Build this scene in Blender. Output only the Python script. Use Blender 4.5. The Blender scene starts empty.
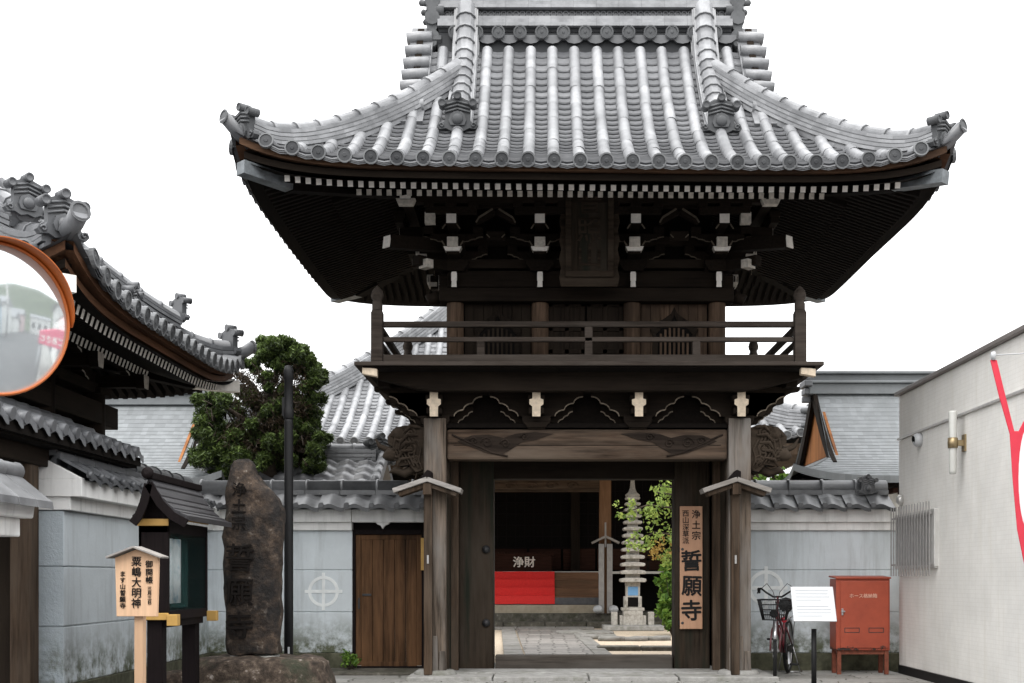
import bpy, math, random
from math import sin, cos, pi, radians as R, sqrt, atan2
from mathutils import Vector, Matrix, Euler
random.seed(7)
scene = bpy.context.scene
COL = scene.collection

# ------------------------------------------------------------------ camera
cam_d = bpy.data.cameras.new('camera'); cam = bpy.data.objects.new('camera', cam_d); COL.objects.link(cam)
cam.location = (0, 0, 1.2); cam.rotation_euler = (R(90), 0, 0)
cam_d.sensor_width = 36; cam_d.lens = 1280/1024*36
cam_d.shift_x = (512-545)/1024; cam_d.shift_y = (578-341.5)/1024
cam_d.clip_start = .05; cam_d.clip_end = 3000
scene.camera = cam

# ------------------------------------------------------------------ overcast sky
world = bpy.data.worlds.new('World'); scene.world = world; world.use_nodes = True
wn = world.node_tree; wn.nodes.clear()
w_out = wn.nodes.new('ShaderNodeOutputWorld'); w_bg = wn.nodes.new('ShaderNodeBackground')
sky = wn.nodes.new('ShaderNodeTexSky'); sky.sky_type = 'NISHITA'; sky.sun_disc = False
sky.sun_elevation = R(58); sky.sun_rotation = R(200); sky.air_density = 1.0; sky.dust_density = 4.0
cl = wn.nodes.new('ShaderNodeTexNoise'); cl.inputs['Scale'].default_value = 1.6; cl.inputs['Detail'].default_value = 5
ramp = wn.nodes.new('ShaderNodeValToRGB')
ramp.color_ramp.elements[0].color = (14.5, 14.6, 14.8, 1); ramp.color_ramp.elements[1].color = (16.5, 16.5, 16.5, 1)
mx = wn.nodes.new('ShaderNodeMix'); mx.data_type = 'RGBA'; mx.inputs[0].default_value = .94
tc = wn.nodes.new('ShaderNodeTexCoord')
wn.links.new(tc.outputs['Generated'], cl.inputs['Vector'])
wn.links.new(cl.outputs['Fac'], ramp.inputs['Fac'])
wn.links.new(sky.outputs['Color'], mx.inputs[6]); wn.links.new(ramp.outputs['Color'], mx.inputs[7])
sz = wn.nodes.new('ShaderNodeSeparateXYZ'); mrz = wn.nodes.new('ShaderNodeMapRange')
mrz.inputs[1].default_value = 0; mrz.inputs[2].default_value = 1; mrz.inputs[3].default_value = .60; mrz.inputs[4].default_value = 1.5
vm = wn.nodes.new('ShaderNodeVectorMath'); vm.operation = 'SCALE'
wn.links.new(tc.outputs['Generated'], sz.inputs[0]); wn.links.new(sz.outputs['Z'], mrz.inputs[0])
wn.links.new(mx.outputs[2], vm.inputs[0]); wn.links.new(mrz.outputs[0], vm.inputs['Scale'])
wn.links.new(vm.outputs[0], w_bg.inputs['Color']); w_bg.inputs['Strength'].default_value = .105
wn.links.new(w_bg.outputs['Background'], w_out.inputs['Surface'])

sun_d = bpy.data.lights.new('sun', 'SUN'); sun = bpy.data.objects.new('sun', sun_d); COL.objects.link(sun)
sun_d.energy = .9; sun_d.angle = R(35); sun_d.color = (1, .97, .93)
sun.rotation_euler = Euler((R(32), 0, R(-20)))      # high, behind the camera and a little to the left
sun.location = (0, 0, 30)
vs = scene.view_settings
vs.view_transform = 'Standard'; vs.look = 'None'; vs.exposure = 0.75; vs.gamma = 1; vs.use_curve_mapping = False

# ------------------------------------------------------------------ materials
def new_mat(name):
    m = bpy.data.materials.new(name); m.use_nodes = True
    nt = m.node_tree; b = nt.nodes['Principled BSDF']; return m, nt, b
def N(nt, t, **kw):
    n = nt.nodes.new(t)
    for k, v in kw.items(): setattr(n, k, v)
    return n
def coords(nt, stretch=(1, 1, 1), rnd=True):
    t = N(nt, 'ShaderNodeTexCoord'); mp = N(nt, 'ShaderNodeMapping'); mp.inputs['Scale'].default_value = stretch
    if rnd:
        oi = N(nt, 'ShaderNodeObjectInfo'); ad = N(nt, 'ShaderNodeVectorMath', operation='MULTIPLY_ADD')
        cx = N(nt, 'ShaderNodeCombineXYZ')
        for i in range(3): nt.links.new(oi.outputs['Random'], cx.inputs[i])
        nt.links.new(cx.outputs[0], ad.inputs[0]); ad.inputs[1].default_value = (17, 31, 23)
        nt.links.new(t.outputs['Object'], ad.inputs[2]); nt.links.new(ad.outputs[0], mp.inputs['Vector'])
    else: nt.links.new(t.outputs['Object'], mp.inputs['Vector'])
    return mp.outputs[0], t
def noise(nt, vec, scale, detail=6, rough=.6):
    n = N(nt, 'ShaderNodeTexNoise'); n.inputs['Scale'].default_value = scale; n.inputs['Detail'].default_value = detail
    n.inputs['Roughness'].default_value = rough; nt.links.new(vec, n.inputs['Vector']); return n.outputs['Fac']
def rampc(nt, fac, stops):
    r = N(nt, 'ShaderNodeValToRGB'); e = r.color_ramp.elements
    while len(e) < len(stops): e.new(.5)
    for i, (p, c) in enumerate(stops):
        e[i].position = p; e[i].color = (*c, 1) if len(c) == 3 else c
    nt.links.new(fac, r.inputs['Fac']); return r.outputs['Color']
def mixc(nt, fac, a, b, blend='MIX'):
    m = N(nt, 'ShaderNodeMix', data_type='RGBA', blend_type=blend)
    for s, v in ((0, fac), (6, a), (7, b)):
        if isinstance(v, (int, float)): m.inputs[s].default_value = v
        elif isinstance(v, tuple): m.inputs[s].default_value = (*v, 1)
        else: nt.links.new(v, m.inputs[s])
    return m.outputs[2]
def bump(nt, b, h, strength=.3, dist=.01):
    n = N(nt, 'ShaderNodeBump'); n.inputs['Strength'].default_value = strength; n.inputs['Distance'].default_value = dist
    nt.links.new(h, n.inputs['Height']); nt.links.new(n.outputs[0], b.inputs['Normal'])
def tone_attr(nt):
    a = N(nt, 'ShaderNodeAttribute'); a.attribute_name = 'tone'; return a.outputs['Fac']
def g(c, k): return tuple(x*k for x in c)

def wood(name, c, axis='z', rough=.75, contrast=.45, weather=None, bmp=.35, fine=38, stain=None):
    m, nt, b = new_mat(name)
    st = {'x': (.055, 1, 1), 'y': (1, .055, 1), 'z': (1, 1, .055)}[axis]
    v, t = coords(nt, st); f = noise(nt, v, fine, 8, .65)
    v2, _ = coords(nt, tuple(.25 if s < 1 else 1 for s in st)); f2 = noise(nt, v2, 3.2, 4)
    col = rampc(nt, f, [(.28, g(c, 1-contrast)), (.5, c), (.72, g(c, 1+contrast))])
    if weather: col = mixc(nt, rampc(nt, f2, [(.42, (0, 0, 0)), (.68, (1, 1, 1))]), col, weather)
    if stain:   # drips and damp stains of their own shape
        v3, _ = coords(nt, tuple(.12 if s < 1 else 1.6 for s in st)); f3 = noise(nt, v3, 4, 5)
        col = mixc(nt, rampc(nt, f3, [(.5, (0, 0, 0)), (.66, (.85, .85, .85))]), col, stain)
    oi = N(nt, 'ShaderNodeObjectInfo')
    mr = N(nt, 'ShaderNodeMapRange'); mr.inputs[3].default_value = .82; mr.inputs[4].default_value = 1.18
    nt.links.new(oi.outputs['Random'], mr.inputs[0])
    hs = N(nt, 'ShaderNodeHueSaturation'); nt.links.new(mr.outputs[0], hs.inputs['Value']); nt.links.new(col, hs.inputs['Color'])
    nt.links.new(hs.outputs[0], b.inputs['Base Color']); b.inputs['Roughness'].default_value = rough
    b.inputs['Specular IOR Level'].default_value = .12
    bump(nt, b, f, bmp, .006); return m

def mineral(name, stops, scale=8, rough=.8, bmp=.3, dist=.006, spot=None, spotscale=2.2, spotrange=(.52, .66), fine=None, spec=.3, detail=8):
    m, nt, b = new_mat(name); v, t = coords(nt); f = noise(nt, v, scale, detail, .65)
    col = rampc(nt, f, stops)
    if spot: col = mixc(nt, rampc(nt, noise(nt, v, spotscale, 6, .7), [(spotrange[0], (0, 0, 0)), (spotrange[1], (1, 1, 1))]), col, spot)
    nt.links.new(col, b.inputs['Base Color']); b.inputs['Roughness'].default_value = rough
    b.inputs['Specular IOR Level'].default_value = spec
    bump(nt, b, noise(nt, v, fine, 6, .7) if fine else f, bmp, dist); return m

def tile_mat(name, lo, hi, rough=.42, spec=.5):
    m, nt, b = new_mat(name); v, t = coords(nt, rnd=False)
    f = noise(nt, v, 5, 8, .7); f2 = noise(nt, v, 1.1, 4); tn = tone_attr(nt)
    col = mixc(nt, tn, lo, hi)
    col = mixc(nt, rampc(nt, f, [(.35, (.55, .55, .55)), (.6, (1, 1, 1))]), g(lo, .8), col)
    col = mixc(nt, rampc(nt, f2, [(.48, (0, 0, 0)), (.66, (.5, .5, .5))]), col, g(lo, .8))
    f3 = noise(nt, v, 26, 3, .8)
    col = mixc(nt, rampc(nt, f3, [(.66, (0, 0, 0)), (.74, (.4, .4, .4))]), col, (.34, .34, .31))    # lichen specks
    nt.links.new(col, b.inputs['Base Color'])
    rr = N(nt, 'ShaderNodeMapRange'); rr.inputs[3].default_value = rough-.08; rr.inputs[4].default_value = rough+.22
    nt.links.new(f, rr.inputs[0]); nt.links.new(rr.outputs[0], b.inputs['Roughness'])
    b.inputs['Specular IOR Level'].default_value = spec
    bump(nt, b, f, .12, .006); return m

def plain(name, c, rough=.5, metal=0, spec=.5, var=.12, scale=9, bmp=.05):
    m, nt, b = new_mat(name); v, t = coords(nt); f = noise(nt, v, scale, 6, .65)
    nt.links.new(rampc(nt, f, [(.3, g(c, 1-var)), (.7, tuple(min(1, x*(1+var)) for x in c))]), b.inputs['Base Color'])
    b.inputs['Roughness'].default_value = rough; b.inputs['Metallic'].default_value = metal
    b.inputs['Specular IOR Level'].default_value = spec
    if bmp: bump(nt, b, f, bmp, .004)
    return m

def plaster(name, c, moss=None, rough=.85, bmp=.25, sc=30, mossz=.75, streak=(.40, .43, .44)):
    m, nt, b = new_mat(name); v, t = coords(nt, rnd=False); f = noise(nt, v, sc, 6, .6); big = noise(nt, v, 1.3, 5, .65)
    col = rampc(nt, big, [(.3, g(c, .86)), (.7, g(c, 1.06))])
    vs_, _ = coords(nt, (5, 5, .5), rnd=False); st = noise(nt, vs_, 1.5, 6, .7)
    col = mixc(nt, rampc(nt, st, [(.50, (0, 0, 0)), (.72, (.75, .75, .75))]), col, streak)      # rain streaks
    if moss:
        sx = N(nt, 'ShaderNodeSeparateXYZ'); nt.links.new(t.outputs['Object'], sx.inputs[0])
        mr = N(nt, 'ShaderNodeMapRange'); mr.inputs[1].default_value = mossz; mr.inputs[2].default_value = 0.05
        nt.links.new(sx.outputs['Z'], mr.inputs[0])
        mm = N(nt, 'ShaderNodeMath', operation='MULTIPLY'); nt.links.new(mr.outputs[0], mm.inputs[0])
        nn = noise(nt, v, 4.5, 8, .72)
        nt.links.new(rampc(nt, nn, [(.40, (0, 0, 0)), (.58, (1.6, 1.6, 1.6))]), mm.inputs[1])
        col = mixc(nt, mm.outputs[0], col, moss)                                              # algae patches low on the wall
    nt.links.new(col, b.inputs['Base Color']); b.inputs['Roughness'].default_value = rough
    b.inputs['Specular IOR Level'].default_value = .2; bump(nt, b, f, bmp, .01); return m

M = {}
M['tile'] = tile_mat('roof tile', (.055, .057, .062), (.335, .34, .35), .32, .6)
M['tile_dark'] = tile_mat('old roof tile', (.06, .063, .068), (.20, .205, .215), .38)
M['tile_mid'] = tile_mat('wall tile', (.03, .031, .033), (.235, .24, .247), .33)
M['disk'] = tile_mat('eave disk', (.042, .044, .047), (.19, .195, .20), .6, .3)
M['slate'] = tile_mat('copper slate', (.125, .135, .14), (.21, .225, .232), .45)
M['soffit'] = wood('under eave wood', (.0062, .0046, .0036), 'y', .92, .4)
M['dark_x'] = wood('dark wood along', (.0125, .0088, .0062), 'x', .85, .5, (.022, .016, .0115))
M['dark_y'] = wood('dark wood deep', (.0125, .0088, .0062), 'y', .85, .5)
M['dark_z'] = wood('dark wood upright', (.016, .0112, .008), 'z', .85, .6, (.028, .0205, .0145))
M['fascia'] = wood('eave board wood', (.105, .058, .034), 'x', .8, .5, (.05, .03, .02))
M['fascia_y'] = wood('eave board wood deep', (.10, .047, .025), 'x', .8, .5, (.06, .031, .018))
M['post'] = wood('weathered post wood', (.115, .09, .07), 'z', .88, .85, (.18, .165, .15), .8, 28, (.024, .018, .0135))
M['post_brown'] = wood('brown post wood', (.058, .039, .026), 'z', .85, .7, (.095, .072, .054), .6, 28, (.018, .0135, .0095))
M['pillar'] = wood('old pillar wood', (.026, .0185, .0125), 'z', .85, .7, (.042, .033, .025), .5, 26, (.012, .0165, .0115))
M['beam'] = wood('weathered beam wood', (.068, .046, .032), 'x', .88, .85, (.12, .092, .07), .9, 22, (.02, .0145, .0105))
M['rail'] = wood('weathered rail wood', (.042, .033, .027), 'x', .88, .6, (.075, .063, .054), .5, 30)
M['rail_y'] = wood('weathered rail wood deep', (.042, .033, .027), 'y', .88, .6, (.075, .063, .054), .5, 30)
M['column'] = wood('upper column wood', (.095, .062, .042), 'z', .85, .75, (.05, .034, .024), .5, 26)
M['carve'] = wood('carved wood', (.026, .0185, .013), 'x', .88, .8, (.05, .038, .028), .8, 20)
M['carve_dark'] = wood('dark carved wood', (.024, .0175, .0135), 'x', .9, .7, None, .8, 20)
M['door'] = wood('side door wood', (.085, .044, .022), 'z', .75, .8, (.15, .078, .038), .6, 20, (.02, .0125, .008))
M['threshold'] = wood('threshold wood', (.055, .047, .040), 'x', .85, .5, (.085, .077, .068), .4)
M['sign_wood'] = wood('sign board wood', (.40, .235, .15), 'z', .7, .14, (.36, .205, .13), .1)
M['pale_wood'] = wood('pale cedar', (.66, .44, .285), 'z', .65, .12, (.60, .385, .24), .1)
M['cap_wood'] = wood('grey cap board', (.34, .32, .30), 'x', .85, .35, (.22, .20, .18), .35)
M['orange_wood'] = wood('orange cedar', (.30, .125, .045), 'z', .75, .4, (.17, .07, .03), .2, 12)
M['hall_wood'] = wood('hall column wood', (.26, .145, .08), 'z', .75, .3, (.2, .11, .06))
M['step_wood'] = wood('step wood', (.19, .105, .062), 'x', .8, .35, (.13, .08, .05))
M['hall_red'] = wood('hall panel wood', (.035, .015, .010), 'x', .8, .5)
M['black_wood'] = wood('black stained wood', (.0065, .004, .0042), 'z', .7, .4)
M['kiosk_roof'] = wood('kiosk roof boards', (.030, .029, .031), 'y', .42, .4)
M['cream'] = plain('white rafter end paint', (.84, .80, .74), .8, 0, .2, .12, 18)
M['cream_old'] = plain('cream paint', (.66, .55, .42), .8, 0, .2, .22, 18)
M['edge_mid'] = plain('worn cream outline', (.26, .215, .165), .85, 0, .2, .5, 9)
M['edge_dim'] = plain('worn cream edge', (.11, .092, .07), .85, 0, .2, .35, 12)
M['cabinet_leg'] = plain('rusty red leg', (.17, .05, .028), .7, 0, .3, .4, 14)
M['cream_dim'] = plain('aged cream paint', (.56, .52, .46), .85, 0, .2, .3, 18)
M['hip_metal'] = plain('weathered copper cap', (.16, .175, .185), .6, .3, .4, .45, 9)
M['wall'] = plaster('blue grey plaster', (.60, .648, .672), (.105, .115, .075))
M['wall_tex'] = plaster('rough blue grey plaster', (.44, .49, .52), (.12, .13, .09), .9, 1.0, 34)
M['white'] = plaster('white plaster', (.80, .795, .775), None, .85, .1, streak=(.5, .5, .48))
M['emblem'] = plain('pale emblem paint', (.74, .765, .76), .85, 0, .2, .16, 5)
M['plinth'] = mineral('mossy plinth', [(.35, (.035, .035, .022)), (.6, (.10, .10, .065)), (.8, (.16, .155, .115))], 6, .9, .5)
M['modern'] = plaster('cream siding', (.80, .785, .75), None, .75, .2, 90, streak=(.70, .675, .62))
def cladding(m):
    nt = m.node_tree; b = nt.nodes['Principled BSDF']; t = N(nt, 'ShaderNodeTexCoord'); mp = N(nt, 'ShaderNodeMapping'); mp.inputs['Rotation'].default_value = (R(90), 0, R(90))
    nt.links.new(t.outputs['Object'], mp.inputs['Vector'])
    br = N(nt, 'ShaderNodeTexBrick'); br.offset = 0; br.inputs['Scale'].default_value = 1; br.inputs['Brick Width'].default_value = .045; br.inputs['Row Height'].default_value = .045; br.inputs['Mortar Size'].default_value = .003
    br.inputs['Color1'].default_value = (1, 1, 1, 1); br.inputs['Color2'].default_value = (.975, .972, .968, 1); br.inputs['Mortar'].default_value = (.92, .912, .90, 1)
    sx = N(nt, 'ShaderNodeSeparateXYZ'); cx = N(nt, 'ShaderNodeCombineXYZ'); nt.links.new(t.outputs['Object'], sx.inputs[0])
    nt.links.new(sx.outputs['Y'], cx.inputs[0]); nt.links.new(sx.outputs['Z'], cx.inputs[1]); nt.links.new(cx.outputs[0], br.inputs['Vector'])
    old = b.inputs['Base Color'].links[0].from_socket
    nt.links.new(mixc(nt, 1.0, old, br.outputs['Color'], 'MULTIPLY'), b.inputs['Base Color'])
cladding(M['modern'])
M['metal_grey'] = plain('grey metal', (.36, .35, .34), .45, .6, .5, .15)
M['metal_light'] = plain('light aluminium', (.58, .57, .55), .4, .5, .5, .1)
M['parapet'] = plain('parapet cap', (.20, .18, .17), .5, .3, .5, .15)
M['brass'] = plain('aged brass', (.30, .23, .13), .4, .7, .5, .15)
M['frosted'] = plain('frosted glass tube', (.52, .52, .49), .2, 0, .6, .04)
M['black_metal'] = plain('black painted metal', (.007, .007, .0075), .55, 0, .25, .2)
M['dark_metal'] = plain('dark iron', (.04, .04, .042), .5, .5, .5, .3)
M['chrome'] = plain('bike chrome', (.42, .42, .43), .28, .9, .5, .08, bmp=0)
M['rubber'] = plain('rubber', (.012, .012, .012), .8, 0, .3, .2)
M['bike_red'] = plain('dark red paint', (.09, .008, .013), .3, 0, .6, .1, bmp=0)
M['reflector'] = plain('red reflector', (.45, .01, .03), .25, 0, .6, .05, bmp=0)
M['white_board'] = plain('white board', (.44, .45, .46), .35, 0, .5, .02, bmp=0)
M['faint_ink'] = plain('faint grey ink', (.24, .26, .28), .5, 0, .3, .02, bmp=0)
M['ink'] = plain('black ink', (.008, .007, .007), .6, 0, .2, .1, bmp=0)
M['white_ink'] = plain('white paint', (.75, .72, .66), .6, 0, .2, .06, bmp=0)
M['pink_ink'] = plain('faded lettering', (.62, .36, .27), .7, 0, .2, .2, bmp=0)
M['stone_ink'] = plain('engraved stroke', (.012, .010, .009), .95, 0, .1, .3)
M['yellow'] = plain('gold trim', (.50, .30, .085), .5, .2, .4, .15)
M['red_cloth'] = plain('red felt', (.72, .045, .042), .9, 0, .1, .1, 30)
M['flag_red'] = plain('pink red banner cloth', (.62, .05, .078), .8, 0, .2, .05, 6)
M['flag_white'] = plain('white banner cloth', (.8, .77, .78), .8, 0, .2, .03)
M['orange'] = plain('mirror orange', (.46, .115, .022), .4, 0, .5, .1, 4)
M['pink'] = plain('pink awning', (.62, .05, .13), .7, 0, .3, .06)
M['cabinet'] = None
M['monolith'] = mineral('dark monument stone', [(.34, (.012, .009, .0075)), (.5, (.045, .031, .022)), (.62, (.085, .059, .041)), (.69, (.24, .21, .18))], 11, .82, 1.0, .035, (.012, .010, .009), 2.6, (.44, .6), fine=13, spec=.35)
M['rock'] = mineral('brown rock', [(.34, (.018, .0135, .010)), (.52, (.062, .045, .033)), (.62, (.12, .092, .07)), (.69, (.36, .32, .29))], 12, .88, .9, .03, (.032, .036, .022), 2.8, fine=14)
M['pagoda'] = mineral('pale granite', [(.3, (.24, .225, .20)), (.6, (.45, .425, .385)), (.8, (.56, .53, .49))], 14, .85, .4, .008, (.17, .16, .13), 5, (.55, .68))
M['granite'] = mineral('grey granite slab', [(.3, (.20, .195, .185)), (.6, (.32, .315, .30)), (.8, (.42, .41, .39))], 9, .8, .3, .006, (.15, .15, .125), 2.4, (.5, .68))
M['path_stone'] = mineral('worn grey path stone', [(.3, (.12, .115, .105)), (.6, (.20, .19, .175)), (.8, (.28, .27, .25))], 9, .85, .4, .008, (.09, .09, .07), 2.4, (.5, .68))
M['mossy'] = mineral('mossy stone', [(.3, (.035, .032, .026)), (.6, (.105, .098, .08)), (.75, (.24, .23, .20))], 8, .9, .6, .02, (.045, .045, .028), 3)
M['hall_stone'] = mineral('sandy stone', [(.3, (.26, .22, .16)), (.7, (.40, .35, .27))], 5, .85, .2)
M['asphalt'] = mineral('asphalt', [(.3, (.045, .045, .047)), (.7, (.075, .075, .077))], 60, .85, .3, .004, (.10, .10, .098), 1.2)
M['gravel'] = mineral('beige gravel', [(.25, (.2, .155, .11)), (.5, (.45, .37, .275)), (.75, (.6, .52, .42))], 42, .9, .8, .02, (.40, .33, .25), 1.3)
M['bark'] = mineral('tree bark', [(.3, (.02, .015, .011)), (.7, (.075, .058, .043))], 14, .9, .8, .02)
M['ink_green'] = plain('green glass tint', (.03, .075, .07), .15, 0, .6, .15)
M['poster'] = mineral('pale poster', [(.35, (.50, .60, .62)), (.55, (.72, .78, .78)), (.7, (.30, .48, .58))], 7, .5, 0)
M['blue_plate'] = plain('blue plate', (.12, .27, .47), .5, 0, .4, .1)
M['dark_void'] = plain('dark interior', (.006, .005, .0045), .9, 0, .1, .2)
M['grey_step'] = plain('grey step', (.10, .10, .105), .7, 0, .3, .2)
M['pale_rail'] = plain('pale rail', (.62, .60, .56), .6, 0, .3, .1)
M['house'] = plaster('pale house wall', (.55, .55, .53), None)
M['blue_wall'] = plaster('blue shutter wall', (.22, .33, .45), None)
M['pink_wall'] = plaster('pinkish wall', (.50, .36, .36), None)
M['hill'] = mineral('wooded hill', [(.3, (.03, .045, .025)), (.7, (.08, .10, .06))], .3, .95, .5, .5)

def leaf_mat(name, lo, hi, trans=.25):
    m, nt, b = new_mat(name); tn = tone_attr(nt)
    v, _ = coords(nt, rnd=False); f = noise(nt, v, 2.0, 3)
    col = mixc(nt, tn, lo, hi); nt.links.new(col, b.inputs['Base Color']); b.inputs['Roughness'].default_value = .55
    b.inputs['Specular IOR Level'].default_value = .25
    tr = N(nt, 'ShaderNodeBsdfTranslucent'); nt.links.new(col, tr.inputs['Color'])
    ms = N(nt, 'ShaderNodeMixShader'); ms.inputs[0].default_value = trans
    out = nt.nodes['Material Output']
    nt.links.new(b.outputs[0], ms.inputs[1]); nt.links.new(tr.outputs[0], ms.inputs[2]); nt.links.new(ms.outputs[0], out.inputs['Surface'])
    return m
M['needle'] = leaf_mat('pine foliage', (.011, .019, .007), (.17, .25, .06))
M['needle_brown'] = leaf_mat('brown inner needles', (.022, .016, .010), (.06, .042, .025))
M['leaf'] = leaf_mat('lime leaf', (.10, .17, .035), (.34, .42, .10), .4)
M['leaf_orange'] = leaf_mat('turning leaf', (.34, .20, .05), (.46, .34, .10), .4)
M['shrub'] = leaf_mat('green shrub leaf', (.05, .12, .02), (.22, .36, .06), .35)

def glass_mat():
    m, nt, b = new_mat('case glass'); b.inputs['Base Color'].default_value = (.02, .05, .048, 1)
    b.inputs['Roughness'].default_value = .04; b.inputs['Alpha'].default_value = .14; b.inputs['Specular IOR Level'].default_value = .6
    return m
M['glass'] = glass_mat()
def mirror_mat():
    m, nt, b = new_mat('mirror face'); b.inputs['Base Color'].default_value = (.80, .85, .87, 1)
    b.inputs['Metallic'].default_value = .72; b.inputs['Roughness'].default_value = .06; return m
M['mirror'] = mirror_mat()
def cabinet_mat():
    m, nt, b = new_mat('faded red enamel'); v, _ = coords(nt, rnd=False); f = noise(nt, v, 3.5, 7, .7); f2 = noise(nt, v, 16, 6, .75)
    col = rampc(nt, f, [(.3, (.25, .040, .017)), (.6, (.34, .058, .024)), (.8, (.40, .095, .045))])
    sx = N(nt, 'ShaderNodeSeparateXYZ'); tcn = [n for n in nt.nodes if n.type == 'TEX_COORD'][0]; nt.links.new(tcn.outputs['Object'], sx.inputs[0])
    mr = N(nt, 'ShaderNodeMapRange'); mr.inputs[1].default_value = .42; mr.inputs[2].default_value = .315; mr.inputs[3].default_value = -.2; mr.inputs[4].default_value = .12
    nt.links.new(sx.outputs['Z'], mr.inputs[0]); ad = N(nt, 'ShaderNodeMath', operation='ADD'); nt.links.new(mr.outputs[0], ad.inputs[0]); nt.links.new(f2, ad.inputs[1])
    col = mixc(nt, rampc(nt, ad.outputs[0], [(.60, (0, 0, 0)), (.64, (1, 1, 1))]), col, (.028, .014, .010))   # rust eaten into the lower edge
    nt.links.new(col, b.inputs['Base Color']); b.inputs['Roughness'].default_value = .5; bump(nt, b, f2, .1, .003); return m
M['cabinet'] = cabinet_mat()
def paving_mat(name, lo, hi, sx_, sy_, mortar, bw=1.2, bh=.6, msize=.012):
    m, nt, b = new_mat(name); v, t = coords(nt, (sx_, sy_, 1), rnd=False)
    nn = N(nt, 'ShaderNodeTexNoise'); nn.inputs['Scale'].default_value = 2.5; nt.links.new(v, nn.inputs['Vector'])
    va = N(nt, 'ShaderNodeVectorMath', operation='MULTIPLY_ADD'); va.inputs[1].default_value = (.20, .20, 0)
    nt.links.new(nn.outputs['Color'], va.inputs[0]); nt.links.new(v, va.inputs[2])
    br = N(nt, 'ShaderNodeTexBrick'); br.inputs['Scale'].default_value = 1; br.inputs['Mortar Size'].default_value = msize
    br.inputs['Brick Width'].default_value = bw; br.inputs['Row Height'].default_value = bh; br.inputs['Mortar Smooth'].default_value = .3
    br.inputs['Color1'].default_value = (*lo, 1); br.inputs['Color2'].default_value = (*hi, 1); br.inputs['Mortar'].default_value = (*mortar, 1)
    nt.links.new(va.outputs[0], br.inputs['Vector'])
    f = noise(nt, v, 14, 8, .7); col = mixc(nt, .75, br.outputs['Color'], rampc(nt, f, [(.3, (.5, .5, .48)), (.7, (1.25, 1.25, 1.25))]), 'MULTIPLY')
    nt.links.new(col, b.inputs['Base Color']); b.inputs['Roughness'].default_value = .7
    ad = N(nt, 'ShaderNodeMath', operation='MULTIPLY_ADD'); nt.links.new(br.outputs['Fac'], ad.inputs[0]); ad.inputs[1].default_value = -1.2; nt.links.new(f, ad.inputs[2])
    bump(nt, b, ad.outputs[0], .5, .012); return m
M['paving'] = paving_mat('stone paving', (.22, .215, .20), (.33, .325, .31), 1, 1, (.06, .06, .045), 1.1, .55)
M['path'] = paving_mat('path paving', (.13, .12, .11), (.25, .23, .21), 1, 1, (.055, .05, .04), .48, .30, .02)
def kiosk_dirt(): pass
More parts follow.
